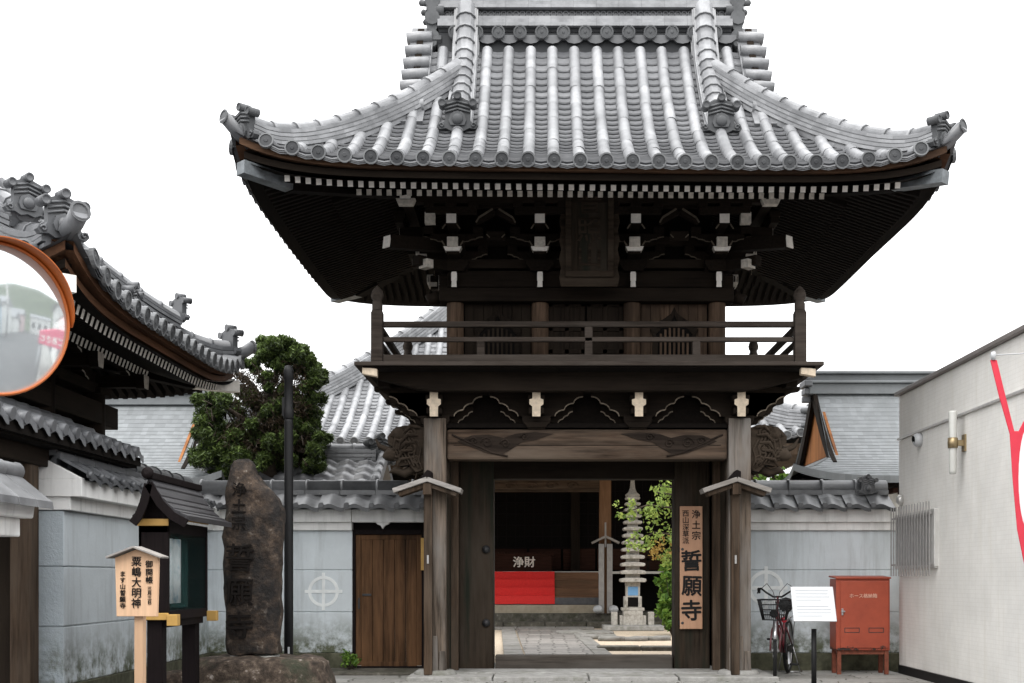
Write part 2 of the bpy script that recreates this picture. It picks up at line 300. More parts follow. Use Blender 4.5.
# ------------------------------------------------------------------ mesh building
class MB:
    def __init__(s): s.v = []; s.f = []; s.m = []; s.s = []; s.t = []
    def add(s, vs, fs, m=0, smooth=False, tone=None):
        o = len(s.v); s.v += [tuple(x) for x in vs]
        for k, f in enumerate(fs):
            s.f.append(tuple(i+o for i in f)); s.m.append(m); s.s.append(smooth)
            s.t.append(.5 if tone is None else (tone[k] if isinstance(tone, (list, tuple)) else tone))
        return s
    def box(s, c, d, m=0, rot=None, tone=None, taper=1):
        x, y, z = (k/2 for k in d); P = []
        for sz in (-1, 1):
            k = taper if sz > 0 else 1
            for sx, sy in ((-1, -1), (1, -1), (1, 1), (-1, 1)): P.append(Vector((sx*x*k, sy*y*k, sz*z)))
        if rot is not None: P = [rot @ p for p in P]
        c = Vector(c); P = [p+c for p in P]
        s.add(P, [(3, 2, 1, 0), (4, 5, 6, 7), (0, 1, 5, 4), (1, 2, 6, 5), (2, 3, 7, 6), (3, 0, 4, 7)], m, False, tone); return s
    def span(s, a, b, m=0, tone=None):
        return s.box([(p+q)/2 for p, q in zip(a, b)], [abs(q-p) for p, q in zip(a, b)], m, None, tone)
    def bar(s, p, q, w, h, m=0, tone=None):     # box beam between two points, h measured up
        p, q = Vector(p), Vector(q); d = q-p; L = d.length; d.normalize()
        up = Vector((0, 0, 1)) if abs(d.z) < .95 else Vector((0, 1, 0))
        u = d.cross(up).normalized(); n = u.cross(d).normalized()
        P = [p+u*a*w/2+n*b*h/2 for a, b in ((-1, -1), (1, -1), (1, 1), (-1, 1))] + [q+u*a*w/2+n*b*h/2 for a, b in ((-1, -1), (1, -1), (1, 1), (-1, 1))]
        s.add(P, [(0, 1, 2, 3), (7, 6, 5, 4), (4, 5, 1, 0), (5, 6, 2, 1), (6, 7, 3, 2), (7, 4, 0, 3)], m, False, tone); return s
    def prism(s, poly, O, U, V, depth, m=0, front=None, tone=None):   # polygon in the U,V plane, pushed along -UxV by depth
        O, U, V = Vector(O), Vector(U), Vector(V); n = U.cross(V).normalized()
        k = len(poly); P = [O+U*a+V*b for a, b in poly]; Q = [p-n*depth for p in P]
        ar = sum(poly[i][0]*poly[(i+1) % k][1]-poly[(i+1) % k][0]*poly[i][1] for i in range(k))
        f1 = tuple(range(k)); f2 = tuple(range(2*k-1, k-1, -1)); sd = [(i, k+i, k+(i+1) % k, (i+1) % k) for i in range(k)]
        if ar < 0: f1, f2, sd = f1[::-1], f2[::-1], [q[::-1] for q in sd]
        s.add(P+Q, [f1], m if front is None else front, False, tone); o = len(s.v)-2*k
        for f in [f2]+sd: s.f.append(tuple(i+o for i in f)); s.m.append(m); s.s.append(False); s.t.append(.5 if tone is None else tone)
        return s
    def tube(s, pts, r, n=8, m=0, caps=True, tone=None, smooth=True):
        pts = [Vector(p) for p in pts]; k = len(pts); r = r if isinstance(r, (list, tuple)) else [r]*k
        P = []; ref = None
        for i, p in enumerate(pts):
            d = (pts[min(i+1, k-1)]-pts[max(i-1, 0)]).normalized()
            if ref is None: ref = Vector((0, 0, 1)) if abs(d.z) < .9 else Vector((1, 0, 0))
            u = d.cross(ref).normalized(); w = u.cross(d).normalized(); ref = w
            for j in range(n): a = 2*pi*j/n; P.append(p+(u*cos(a)+w*sin(a))*r[i])
        F = [(i*n+j, i*n+(j+1) % n, (i+1)*n+(j+1) % n, (i+1)*n+j) for i in range(k-1) for j in range(n)]
        s.add(P, F, m, smooth, tone)
        if caps:
            o = len(s.v)-k*n
            for f in (tuple(range(n))[::-1], tuple(range((k-1)*n, k*n))): s.f.append(tuple(i+o for i in f)); s.m.append(m); s.s.append(False); s.t.append(.5 if tone is None else tone)
        return s
    def lathe(s, prof, c, n=20, m=0, smooth=True, axis=None, tone=None):   # prof: (radius, height)
        c = Vector(c); Q = Vector((0, 0, 1)).rotation_difference(Vector(axis)).to_matrix() if axis is not None else None
        P = []
        for r, h in prof:
            for j in range(n):
                p = Vector((r*cos(2*pi*j/n), r*sin(2*pi*j/n), h)); P.append(c+(Q @ p if Q else p))
        k = len(prof)
        F = [(i*n+j, i*n+(j+1) % n, (i+1)*n+(j+1) % n, (i+1)*n+j) for i in range(k-1) for j in range(n)]
        F2 = [tuple(range(n))[::-1], tuple(range((k-1)*n, k*n))]
        s.add(P, F, m, smooth, tone); o = len(s.v)-k*n
        for f in F2: s.f.append(tuple(i+o for i in f)); s.m.append(m); s.s.append(False); s.t.append(.5 if tone is None else tone)
        return s
    def sweep(s, pts, prof, m=0, tones=None, smooth=False, side=None):   # prof: closed polygon of (side, up)
        pts = [Vector(p) for p in pts]; k = len(pts); n = len(prof); P = []
        for i, p in enumerate(pts):
            d = (pts[min(i+1, k-1)]-pts[max(i-1, 0)]); u = Vector((d.y, -d.x, 0)).normalized() if side is None else Vector(side)
            dn = d.normalized(); up = u.cross(dn).normalized()
            if up.z < 0: up = -up
            for a, b in prof: P.append(p+u*a+up*b)
        o = len(s.v); s.v += [tuple(x) for x in P]
        for i in range(k-1):
            for j in range(n):
                s.f.append((o+i*n+j, o+i*n+(j+1) % n, o+(i+1)*n+(j+1) % n, o+(i+1)*n+j)); s.m.append(m); s.s.append(smooth)
                s.t.append(random.uniform(*tones) if tones else .5)
        for f in (tuple(range(n))[::-1], tuple(range((k-1)*n, k*n))):
            s.f.append(tuple(i+o for i in f)); s.m.append(m); s.s.append(False); s.t.append(.4)
        return s
    def build(s, name, mats, parent=None, loc=None, rot=None, bevel=0, fix=True):
        me = bpy.data.meshes.new(name); me.from_pydata(s.v, [], s.f); me.update()
        mats = mats if isinstance(mats, (list, tuple)) else [mats]
        for m in mats: me.materials.append(M[m] if isinstance(m, str) else m)
        me.polygons.foreach_set('material_index', s.m); me.polygons.foreach_set('use_smooth', s.s)
        a = me.attributes.new('tone', 'FLOAT', 'FACE'); a.data.foreach_set('value', [float(t) for t in s.t])
        if fix:
            import bmesh
            bm = bmesh.new(); bm.from_mesh(me); bmesh.ops.recalc_face_normals(bm, faces=bm.faces); bm.to_mesh(me); bm.free()
        o = bpy.data.objects.new(name, me); COL.objects.link(o)
        if parent is not None: o.parent = parent
        if loc is not None: o.location = loc
        if rot is not None: o.rotation_euler = rot
        if bevel:
            b = o.modifiers.new('edge', 'BEVEL'); b.width = bevel; b.segments = 2; b.limit_method = 'ANGLE'; b.angle_limit = R(50)
        return o

def tag(o, label=None, cat=None, group=None, kind=None):
    if label: o['label'] = label
    if cat: o['category'] = cat
    if group: o['group'] = group
    if kind: o['kind'] = kind
    return o
def thing(name, label, cat, loc=(0, 0, 0), rz=0, group=None):
    o = bpy.data.objects.new(name, None); o.empty_display_size = .2; COL.objects.link(o)
    o.location = loc; o.rotation_euler = (0, 0, rz); return tag(o, label, cat, group)
def copy_obj(o, parent, loc=None, rot=None, scale=None):
    c = o.copy(); COL.objects.link(c); c.parent = parent
    if loc is not None: c.location = loc
    if rot is not None: c.rotation_euler = rot
    if scale is not None: c.scale = scale
    return c
def copy_tree(o, parent=None, loc=None):
    c = copy_obj(o, parent, loc)
    for ch in [x for x in bpy.data.objects if x.parent == o]: copy_tree(ch, c)
    return c
def jit(a): return random.uniform(-a, a)
def letters(body, size, parent, loc, mat, rot=(R(90), 0, 0), name='lettering', bold=0, depth=.003, vertical=True, flip=False, space=1.0, curve_rng=None):
    """Text as a mesh standing upright (facing -Y before rot is applied), centred on loc horizontally, top at loc."""
    out = MB(); y = 0
    rows = list(body) if vertical else [body]
    for r in rows:
        if r == ' ': y -= size*.5; continue
        cu = bpy.data.curves.new('t', 'FONT'); cu.body = r; cu.size = size; cu.extrude = depth; cu.align_x = 'CENTER'; cu.resolution_u = 3
        ob = bpy.data.objects.new('t', cu); COL.objects.link(ob)
        dg = bpy.context.evaluated_depsgraph_get(); me = bpy.data.meshes.new_from_object(ob.evaluated_get(dg))
        sx = -1 if flip else 1; tw = jit(.04) if vertical else 0; kx = 1+jit(.06) if vertical else 1
        V = [(sx*kx*(v.co.x*cos(tw)-v.co.y*sin(tw)), y-size*.82+v.co.x*sin(tw)+v.co.y*cos(tw), v.co.z) for v in me.vertices]
        F = [tuple(p.vertices) for p in me.polygons]; b = bold*size
        for q, (dx, dy) in enumerate(((0, 0), (b, 0), (-b, 0), (0, b), (0, -b)) if bold else ((0, 0),)): out.add([(v[0]+dx, v[1]+dy, v[2]+q*.0004) for v in V], F, 0)
        bpy.data.objects.remove(ob); bpy.data.meshes.remove(me); bpy.data.curves.remove(cu)
        y -= size*space
    return out.build(name, mat, parent, loc, rot)

# ------------------------------------------------------------------ Japanese tiled roof
def tile_slope(mb, W, Zf, xs, d_hi, T, r=.078, course=.105, step=.034, L=.3, nseg=7, disk=True, d0=0.0, light=(.55, 1.0), pan=(.1, .55), dm=1, pans=True, sag=.042):
    """Rows of round cover tiles (at xs) and stepped pan tiles between them. W(t, d, z) -> point, Zf(t, d) -> height."""
    eps = .05
    def frame(t, d):
        p = Vector(W(t, d, Zf(t, d))); q = Vector(W(t, d+eps, Zf(t, d+eps))); a = (q-p).normalized()
        s = (Vector(W(t+eps, d, 0))-Vector(W(t, d, 0))).normalized(); n = s.cross(a)
        if n.z < 0: n = -n
        return p, s, n.normalized(), a
    for x in xs:
        hi = d_hi(x)
        if hi < d0+.12: continue
        k = max(1, round((hi-d0)/L)); jx = jit(.007)
        for i in range(k):
            da, db = d0+(hi-d0)*i/k, d0+(hi-d0)*(i+1)/k; P = []
            for d, rr in ((da, r*(1+jit(.012))), (db+.01, r*.965)):
                p, s, n, a = frame(x, d); p = p+s*(jx+jit(.003))+n*jit(.003)
                for j in range(nseg+1):
                    th = -.25+(pi+.5)*j/nseg; P.append(p+s*cos(th)*rr+n*(sin(th)*rr+.004))
            F = [(j, j+1, nseg+2+j, nseg+1+j) for j in range(nseg)]
            mb.add(P, F, 0, True, random.uniform(*light))
        if disk:
            p, s, n, a = frame(x, d0); nn = 14
            ax = (-a*.96+Vector((0, 0, .16))).normalized(); u = s; v = ax.cross(u).normalized()
            c0 = p+n*.006
            P = []; rings = ((r*1.0, .02), (r*1.17, -.014), (r*1.17, .022), (r*.95, .024), (r*.90, .016), (r*.36, .018), (r*.26, .024))
            for rr, h in rings:
                for j in range(nn): th = 2*pi*j/nn; P.append(c0+(u*cos(th)+v*sin(th))*rr+ax*h)
            F = [(i*nn+j, i*nn+(j+1) % nn, (i+1)*nn+(j+1) % nn, (i+1)*nn+j) for i in range(1, 6) for j in range(nn)]
            mb.add(P, F+[tuple(range(6*nn, 7*nn))], dm, False, [1.0]*nn*2+[random.uniform(.0, .25)]*(nn*3+1))
    if not pans: return
    X = list(xs)
    for a_, b_ in zip(X[:-1], X[1:]):
        w = b_-a_; xm = (a_+b_)/2; top = max(d_hi(a_), d_hi(b_), d_hi(xm))
        for q in range(3):      # layered lips along the eave
            P = []
            for d, l in ((-.012+q*.012, -.022-q*.017), (-.012+q*.012, -.008-q*.017), (.08, -.004-q*.017)):
                for t in (-1, -.6, 0, .6, 1):
                    x = xm+t*w*.5; P.append(W(x, d0+d, Zf(x, d0+d)+l+.014-sag*(1-t*t)))
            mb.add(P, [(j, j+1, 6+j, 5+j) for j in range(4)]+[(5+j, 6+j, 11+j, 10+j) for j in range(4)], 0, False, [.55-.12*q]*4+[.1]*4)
        k = int((top-d0)/course)+1
        for i in range(k):
            da = d0+i*course; db = da+course+.012
            if da > top: break
            P = []; ts = (-1, -.72, -.4, 0, .4, .72, 1); nn = 7
            for d, lift in ((da+.012, -.004), (da, step*.42), (da, step), (db, .0)):
                for t in ts:
                    x = xm+t*w*.5; dd = min(d, max(d0, d_hi(x)+.02)); p = W(x, dd, Zf(x, dd)+lift+.014-sag*(1-t*t)); P.append(p)
            F = [(q*nn+j, q*nn+j+1, (q+1)*nn+j+1, (q+1)*nn+j) for q in range(3) for j in range(nn-1)]
            tn = random.uniform(*pan); mb.add(P, F, 0, False, [.0]*(nn-1)+[tn*.95]*(nn-1)+[tn]*(nn-1))  # gap face under each course is coloured dark as overhang shadow

def ridge(mb, pts, layers, cap_r, seg=.3, base_w=None, tone=(.45, .95), m=0):
    """A built-up ridge: layers (half width, thickness) stacked along a path, capped with collared round tiles."""
    z = -.12; L = []; 
    prof = []
    for w, h in layers:
        prof += [(w, z), (w, z+h*.72), (w-.02, z+h*.72), (w-.02, z+h)]; z += h
    prof = prof+[(-a, b) for a, b in prof[::-1]]
    mb.sweep(pts, prof, m, tone)
    V = [Vector(p) for p in pts]; acc = [0]
    for a, b in zip(V[:-1], V[1:]): acc.append(acc[-1]+(b-a).length)
    def at(s):
        s = max(0, min(acc[-1], s))
        for i in range(len(V)-1):
            if s <= acc[i+1]: f = (s-acc[i])/max(1e-6, acc[i+1]-acc[i]); return V[i].lerp(V[i+1], f)
        return V[-1]
    n = max(1, round(acc[-1]/seg)); up = Vector((0, 0, z))
    for i in range(n):
        a, b = at(acc[-1]*i/n), at(acc[-1]*(i+1)/n); d = b-a
        if i == 0: a = a-d*.06
        if i == n-1: b = b+d*.05
        mb.tube([a+up, a+up+d*.1, a+up+d*.12, b+up+d*.03], [cap_r*1.13, cap_r*1.13, cap_r, cap_r*.97], 10, m, True, random.uniform(tone[0]+.1, 1))
    return z

def onigawara(mb, pos, dr, s=1.0, m=0):
    """Ornamental ridge-end tile: house-shaped plate with curled feet, chevron ribs and three round knobs."""
    n = Vector((dr[0], dr[1], 0)).normalized(); u = Vector((-n.y, n.x, 0)); z = Vector((0, 0, 1)); O = Vector(pos)+n*.02
    half = [(.0, -.02), (.12, -.05), (.22, .0), (.34, -.02), (.39, .04), (.36, .11), (.27, .10), (.24, .16), (.24, .40), (.30, .44), (.27, .50), (.13, .55), (.0, .60)]
    poly = [(a*s, b*s) for a, b in half]+[(-a*s, b*s) for a, b in half[-2:0:-1]]
    mb.prism(poly, O+n*.05*s, u, z, .12*s, m, None, .25)
    inner = [(.0, .04), (.13, .05), (.17, .14), (.13, .26), (.0, .32), (-.13, .26), (-.17, .14), (-.13, .05)]
    mb.prism([(a*s, b*s) for a, b in inner], O+n*.09*s, u, z, .05*s, m, None, .35)
    mb.lathe([(.11*s, 0), (.10*s, .03*s), (.05*s, .055*s), (.01*s, .06*s)], O+n*.085*s+z*.16*s, 12, m, True, n, .3)
    for k, zz in enumerate((.36, .43, .50)):
        for sg in (-1, 1): mb.tube([O+n*.07*s+u*sg*.25*s+z*(zz-.07)*s, O+n*.08*s+z*(zz)*s], .018*s, 6, m, True, .6)
    for a, b in ((-.29, .46), (0, .60), (.29, .46)):
        c = O+u*a*s+z*b*s; mb.tube([c-n*.10*s, c+n*.12*s], .075*s, 12, m, True, .45)
        mb.lathe([(.075*s, 0), (.078*s, .012*s), (.055*s, .014*s), (.05*s, .004*s), (.01*s, .006*s)], c+n*.12*s, 12, m, True, n, .25)
    for sg in (-1, 1):
        c = O+n*.07*s+u*sg*.30*s+z*.05*s
        mb.tube([c+u*cos(t)*.05*s*sg*(1-t/9)+z*sin(t)*.05*s*(1-t/9) for t in [k*.8 for k in range(9)]], .016*s, 6, m, True, .5)

class Irimoya:
    """Hip-and-gable roof in local coordinates, ridge along x, centred on x = y = 0."""
    def __init__(s, parent, A, B, z0, s1=.36, k=.175, xv=2.1, rise=.36, tilt=0, pw=7):
        s.p, s.A, s.B, s.z0, s.s1, s.k, s.xv, s.rise, s.tilt, s.pw = parent, A, B, z0, s1, k, xv, rise, tilt, pw
    def up(s, x, y): return s.rise*(1 if y < .5 else .55)*(min(1.05, abs(x)/s.A)*min(1.05, abs(y)/s.B))**s.pw-s.tilt*x*max(0, -y/s.B)
    def h(s, d): return s.z0+s.s1*d+s.k*d*d
    def sides(s):
        A, B = s.A, s.B
        return {'front': (A, lambda t, d, z: (t, -(B-d), z), 0), 'back': (A, lambda t, d, z: (-t, B-d, z), pi),
                'left': (B, lambda t, d, z: (-(A-d), -t, z), -pi/2), 'right': (B, lambda t, d, z: (A-d, t, z), pi/2)}
    def Z(s, W): return lambda t, d: s.h(d)+s.up(*W(t, d, 0)[:2])
    def tiles(s, sp, r=.069, course=.105, mats=('tile', 'disk'), which=('front', 'back', 'left', 'right'), light=(.5, 1), pan=(.0, .34), ridge_half=.22, nseg=7, L=.29, name='roof'):
        mb = MB(); A, B, xv = s.A, s.B, s.xv
        for nm in which:
            T, W, rz = s.sides()[nm]
            if nm in ('front', 'back'):
                hi = lambda t: (B-ridge_half) if abs(t) <= xv else max(0, A-abs(t))
            else:
                hi = lambda t: max(0, min(A-xv+.1, B-abs(t)))
            k = int((T-.2)/sp)
            xs = [(i+.5)*sp for i in range(-k-1, k+1) if abs((i+.5)*sp) < T-.2]
            tile_slope(mb, W, s.Z(W), xs, hi, T, r, course, light=light, pan=pan, nseg=nseg, L=L)
            # corner end pieces: the outermost pan beyond the last row, and a solid deck below all tiles
            nd = 10; nt_ = 36; P = []
            for i in range(nt_+1):
                t = -T+.04+(2*T-.08)*i/nt_; top = hi(t)
                for j in range(nd+1): d = .02+max(0.0, top-.02)*j/nd; P.append(W(t, d, s.Z(W)(t, d)-.035))
            F = [(i*(nd+1)+j, (i+1)*(nd+1)+j, (i+1)*(nd+1)+j+1, i*(nd+1)+j+1) for i in range(nt_) for j in range(nd)]
            mb.add(P, F, 0, True, .05)
        s.roof = mb.build(name, mats, s.p, fix=False); return s.roof
    def corner_path(s, sx, sy, n=14, t1=None, start=.12):
        A, B = s.A, s.B; t1 = t1 or (A-s.xv+.45); out = []
        for i in range(n+1):
            t = start+(t1-start)*i/n; x, y = sx*(A-t), sy*(B-t)
            out.append((x, y, s.h(t)+s.up(x, y)))
        return out
    def eaves(s, body_d, parts_on=('front',), sp=.112, w=.056, hgt=.064, fas=('fascia', 'dark_x'), double=True, cream=('cream', 'cream_dim'), hip='hip_metal', zoff=.185, stuff=True):
        p = tag(bpy.data.objects.new('eaves', None), None); COL.objects.link(p); p.parent = s.p
        A, B = s.A, s.B; zc = s.z0-zoff; sl = .33
        fz = lambda d: zc+sl*(d-.3)
        lz = lambda d: zc+.122+sl*(d-.95)
        rb = MB().box((0, .5, 0), (w, 1, hgt)); rb.m[2] = 1
        rows = MB()
        protos = {}
        for nm in ('front', 'back', 'left', 'right'):
            T, W, rz = s.sides()[nm]; bd = body_d[0 if nm in ('front', 'back') else 1]
            fb = MB(); xs = [-T+.12+(2*T-.24)*i/50 for i in range(51)]
            for (d, dz0, dz1, th, m) in ((.07, -.085, -.012, .18, 0), (.15, -.155, -.086, .14, 1)):
                P = []
                for x in xs:
                    xx = max(-T+d, min(T-d, x))
                    up = s.up(*W(xx, d, 0)[:2])
                    P += [W(xx, d, s.z0+dz0+up), W(xx, d, s.z0+dz1+up), W(xx, d+th, s.z0+dz1+.02+up), W(xx, d+th, s.z0+dz0+.02+up)]
                n = len(xs); F = [(4*i+j, 4*i+(j+1) % 4, 4*i+4+(j+1) % 4, 4*i+4+j) for i in range(n-1) for j in range(4)]
                fb.add(P, F, m)
            fb.build('fascia', fas if nm in ('front', 'back') else ('fascia_y', 'dark_y'), p)
            # boards above the rafters
            sb = MB(); nx, ny = 40, 8
            for lo, hi_, zf in ((.12, 1.0, fz), (.94, bd+.35, lz)):
                P = []
                for i in range(nx+1):
                    for j in range(ny+1):
                        d = lo+(hi_-lo)*j/ny; x = (-1+2*i/nx)*(T-d); P.append(W(x, d, zf(d)+hgt/2+s.up(*W(x, d, 0)[:2])))
                sb.add(P, [(i*(ny+1)+j, (i+1)*(ny+1)+j, (i+1)*(ny+1)+j+1, i*(ny+1)+j+1) for i in range(nx) for j in range(ny)], 0, True)
            P = []
            for i in range(nx+1):
                x = (-1+2*i/nx)*(T-.97); u = s.up(*W(x, .97, 0)[:2])
                P += [W(x, .97, lz(.97)+u+hgt/2), W(x, .97, fz(.97)+u-hgt/2), W(x, 1.07, fz(1.07)+u-hgt/2), W(x, 1.07, lz(1.07)+u+hgt/2)]
            sb.add(P, [(4*i+j, 4*i+(j+1) % 4, 4*i+4+(j+1) % 4, 4*i+4+j) for i in range(nx) for j in range(4)], 0)
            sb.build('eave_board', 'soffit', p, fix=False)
            for row, (d0, d1, zf, cm, nmx) in enumerate(((.27, .99, fz, cream[0], 'flying_rafter'), (.90, bd+.3, lz, cream[1], 'rafter'))):
                if row and not double: continue
                k = int((T-d0-.25)/sp)
                for i in range(-k, k+1):
                    t = i*sp; e = min(d1, T-abs(t)-.02)
                    if e-d0 < .12: continue
                    za = zf(d0)+s.up(*W(t, d0, 0)[:2]); zb = zf(e)+s.up(*W(t, e, 0)[:2])
                    L = sqrt((e-d0)**2+(zb-za)**2); pit = atan2(zb-za, e-d0)
                    if nm in parts_on:
                        key = row
                        if key not in protos:
                            o = protos[key] = rb.build(nmx, ('soffit', cm), p)
                        else: o = copy_obj(protos[key], p)
                        o.location = W(t, d0, za); o.rotation_euler = (pit, 0, rz); o.scale = (1, L, 1)
                    else:
                        mt = Matrix.Translation(W(t, d0, za)) @ Euler((pit, 0, rz)).to_matrix().to_4x4()
                        V = [mt @ Vector((v[0], v[1]*L, v[2])) for v in rb.v]
                        o_ = len(rows.v); rows.v += [tuple(v) for v in V]
                        for f, mm in zip(rb.f, rb.m): rows.f.append(tuple(q+o_ for q in f)); rows.m.append(mm+row*0 if mm == 0 else 1+row); rows.s.append(False); rows.t.append(.5)
        if rows.v and stuff: tag(rows.build('rafter_rows', ('soffit', cream[0], cream[1]), p), kind='stuff')
        for sx in (-1, 1):
            for sy in (-1, 1):
                hb = MB(); c0 = Vector((sx*(A-.12), sy*(B-.12), s.z0-.20+s.up(A-.12, B-.12)-s.tilt*sx*A*(sy < 0)))
                c1 = Vector((sx*(A-.55), sy*(B-.55), s.z0-.10+s.up(A-.4, B-.4)*.7)); c2 = Vector((sx*(A-body_d[1]), sy*(B-body_d[1]), lz(body_d[1])-.05))
                hb.bar(c0, c1, .15, .14, 1); hb.bar(c1, c2, .14, .16, 0)
                hb.build('hip_rafter', ('soffit', hip), p)
        s.eave_root = p; return p
# ================================================================== SETTING
def sheet(name, x0, x1, y0, y1, z, mat, n=1):
    mb = MB(); mb.add([(x0, y0, z), (x1, y0, z), (x1, y1, z), (x0, y1, z)], [(0, 1, 2, 3)])
    return tag(mb.build(name, mat, fix=False), kind='structure')
sheet('ground', -600, 600, -600, 900, -.02, 'asphalt')
sheet('forecourt_pavement', -4.3, 4.46, 12.6, 16.7, 0, 'paving')
sheet('courtyard_gravel', -14, 14, 16.7, 40, -.004, 'gravel')

# gate platform step and stones
pl = MB()
for x0, x1, y0, y1, zt in ((-1.62, -.62, 14.9, 15.5, .045), (-.60, .5, 14.88, 15.5, .05), (.52, 1.55, 14.9, 15.5, .045), (1.57, 2.72, 14.86, 15.5, .05), (-1.6, 2.7, 15.52, 16.2, .055)):
    pl.span((x0, y0, -.02), (x1, y1, zt))
tag(pl.build('gate_platform_pavement', 'granite', bevel=.012), kind='structure')
sheet('gate_floor_pavement', -1.6, 2.6, 16.2, 18.0, .012, 'granite')
# courtyard path
pm = MB(); yy = [18.0, 30.4]
def path_quad(xa, xb, ya, yb, xa2, xb2, z): pm.add([(xa, ya, z), (xb, ya, z), (xb2, yb, z), (xa2, yb, z)], [(0, 1, 2, 3)])
path_quad(-.24, .92, 18.0, 30.2, -.70, .62, .03)
tag(pm.build('courtyard_path', 'path', fix=False), kind='structure')
kb = MB()
for xa, xb in ((-.42, -.88), (.93, .64)):
    n = 9
    for i in range(n):
        f0, f1 = i/n+.004, (i+1)/n-.004
        p = Vector((xa+(xb-xa)*f0, 18.0+12.2*f0, .02)); q = Vector((xa+(xb-xa)*f1, 18.0+12.2*f1, .02)); kb.bar(p, q, .30 if xa < 0 else .26, .05)
tag(kb.build('path_kerb', 'path_stone', bevel=.01), kind='structure')
cross = MB(); 
for x in (-1.1, -.2, .7): cross.span((x-.44, 29.6, -.01), (x+.44, 30.3, .05))
tag(cross.build('path_end_kerb', 'path_stone', bevel=.01), kind='structure')

# ================================================================== TEMPLE GATE
GX, GY = .505, 16.5
gate = thing('temple_gate', 'two-storey dark timber temple gate with grey tiled roof and railed balcony', 'gate', (GX, GY, 0))
A, B, Z0 = 3.83, 3.15, 5.55
roof = Irimoya(gate, A, B, Z0, .36, .175, 1.98, .36, .0125)
rt = roof.tiles(.273, ridge_half=.45)
def slope_pt(x, d, sy=-1, dz=0): return (x, sy*(B-d), roof.h(d)+roof.up(x, sy*(B-d))+dz)
# main ridge
def main_ridge():
    mb = MB(); z = roof.h(B-.25)+.02
    prof_z = 7.93
    mb.span((-1.86, -.33, prof_z-.35), (1.86, .33, prof_z+.16), 1, .0)
    # row of eave-disk tiles set into the ridge foot
    for sy in (-1, 1):
        for i in range(-7, 8):
            x = i*.273
            if abs(x) > 1.85: continue
            mb.tube([(x, sy*.26, 8.075), (x, sy*.42, 8.06)], .082, 14, 0, True, .7)
            mb.lathe([(.085, 0), (.085, .012), (.066, .014), (.06, .002), (.02, .004), (.015, .012)], (x, sy*.42, 8.06), 14, 1, False, (0, sy, -.05), .4)
            mb.prism([(-.13, 0), (.13, 0), (.13, -.05), (.07, -.095), (0, -.11), (-.07, -.095), (-.13, -.05)], (x+.1365, sy*.38, 8.04), (1, 0, 0), (0, 0, 1), .06, 0, None, .25)
    def layer(zb, zt, w, tn, m=0):
        n = 13
        for i in range(n):
            x0, x1 = -1.86+3.72*i/n+.001, -1.86+3.72*(i+1)/n-.001
            mb.span((x0, -w, zb), (x1, w, zt), m, random.uniform(*tn))
    layer(8.150, 8.193, .40, (.8, 1)); layer(8.203, 8.246, .375, (.75, .95)); layer(8.256, 8.295, .35, (.75, .95))
    mb.span((-1.85, -.25, 8.10), (1.85, .25, 8.56), 1, .0); mb.span((-1.85, -.33, 8.1), (1.85, .33, 8.28), 1, .0)
    for sy in (-1, 1):      # pierced band of ring tiles
        for i in range(47):
            x = -1.82+i*.079
            mb.lathe([(.036, 0), (.04, .02), (.026, .024), (.022, .004)], (x, sy*.25, 8.355), 8, 0, False, (0, sy, 0), random.uniform(.1, .4))
    layer(8.412, 8.452, .33, (.8, 1)); layer(8.462, 8.502, .31, (.75, .95)); layer(8.512, 8.552, .29, (.75, .95)); layer(8.56, 8.6, .26, (.75, .95))
    n = 13
    for i in range(n):
        x0, x1 = -1.9+3.8*i/n, -1.9+3.8*(i+1)/n
        mb.tube([(x0, 0, 8.66), (x0+.04, 0, 8.66), (x0+.05, 0, 8.66), (x1, 0, 8.66)], [.135, .135, .12, .12], 12, 0, True, random.uniform(.6, 1))
    return mb.build('main_ridge', ('tile', 'disk'), rt, fix=False)
main_ridge()
for sx in (-1, 1):
    mb = MB(); onigawara(mb, (sx*1.86, 0, 7.95), (sx, 0), .95)
    for q_i, (zz, rr) in enumerate(((7.96, .06), (8.04, .09), (8.17, .065), (8.28, .095), (8.40, .06), (8.50, .095), (8.61, .06), (8.68, .09))):
        mb.tube([(sx*1.93, -.36+.012*(q_i % 3), zz), (sx*1.93, .36-.012*(q_i % 3), zz)], rr, 12, 0, True, .5)
    for y in (-.2, 0, .2):
        mb.tube([(sx*1.95, y*1.4, 8.46), (sx*2.08, y*1.4, 8.49), (sx*2.1, y*1.4, 8.5)], [.03, .045, .02], 8, 0, True, .5)
    mb.build('ridge_end_tile', 'disk', rt)
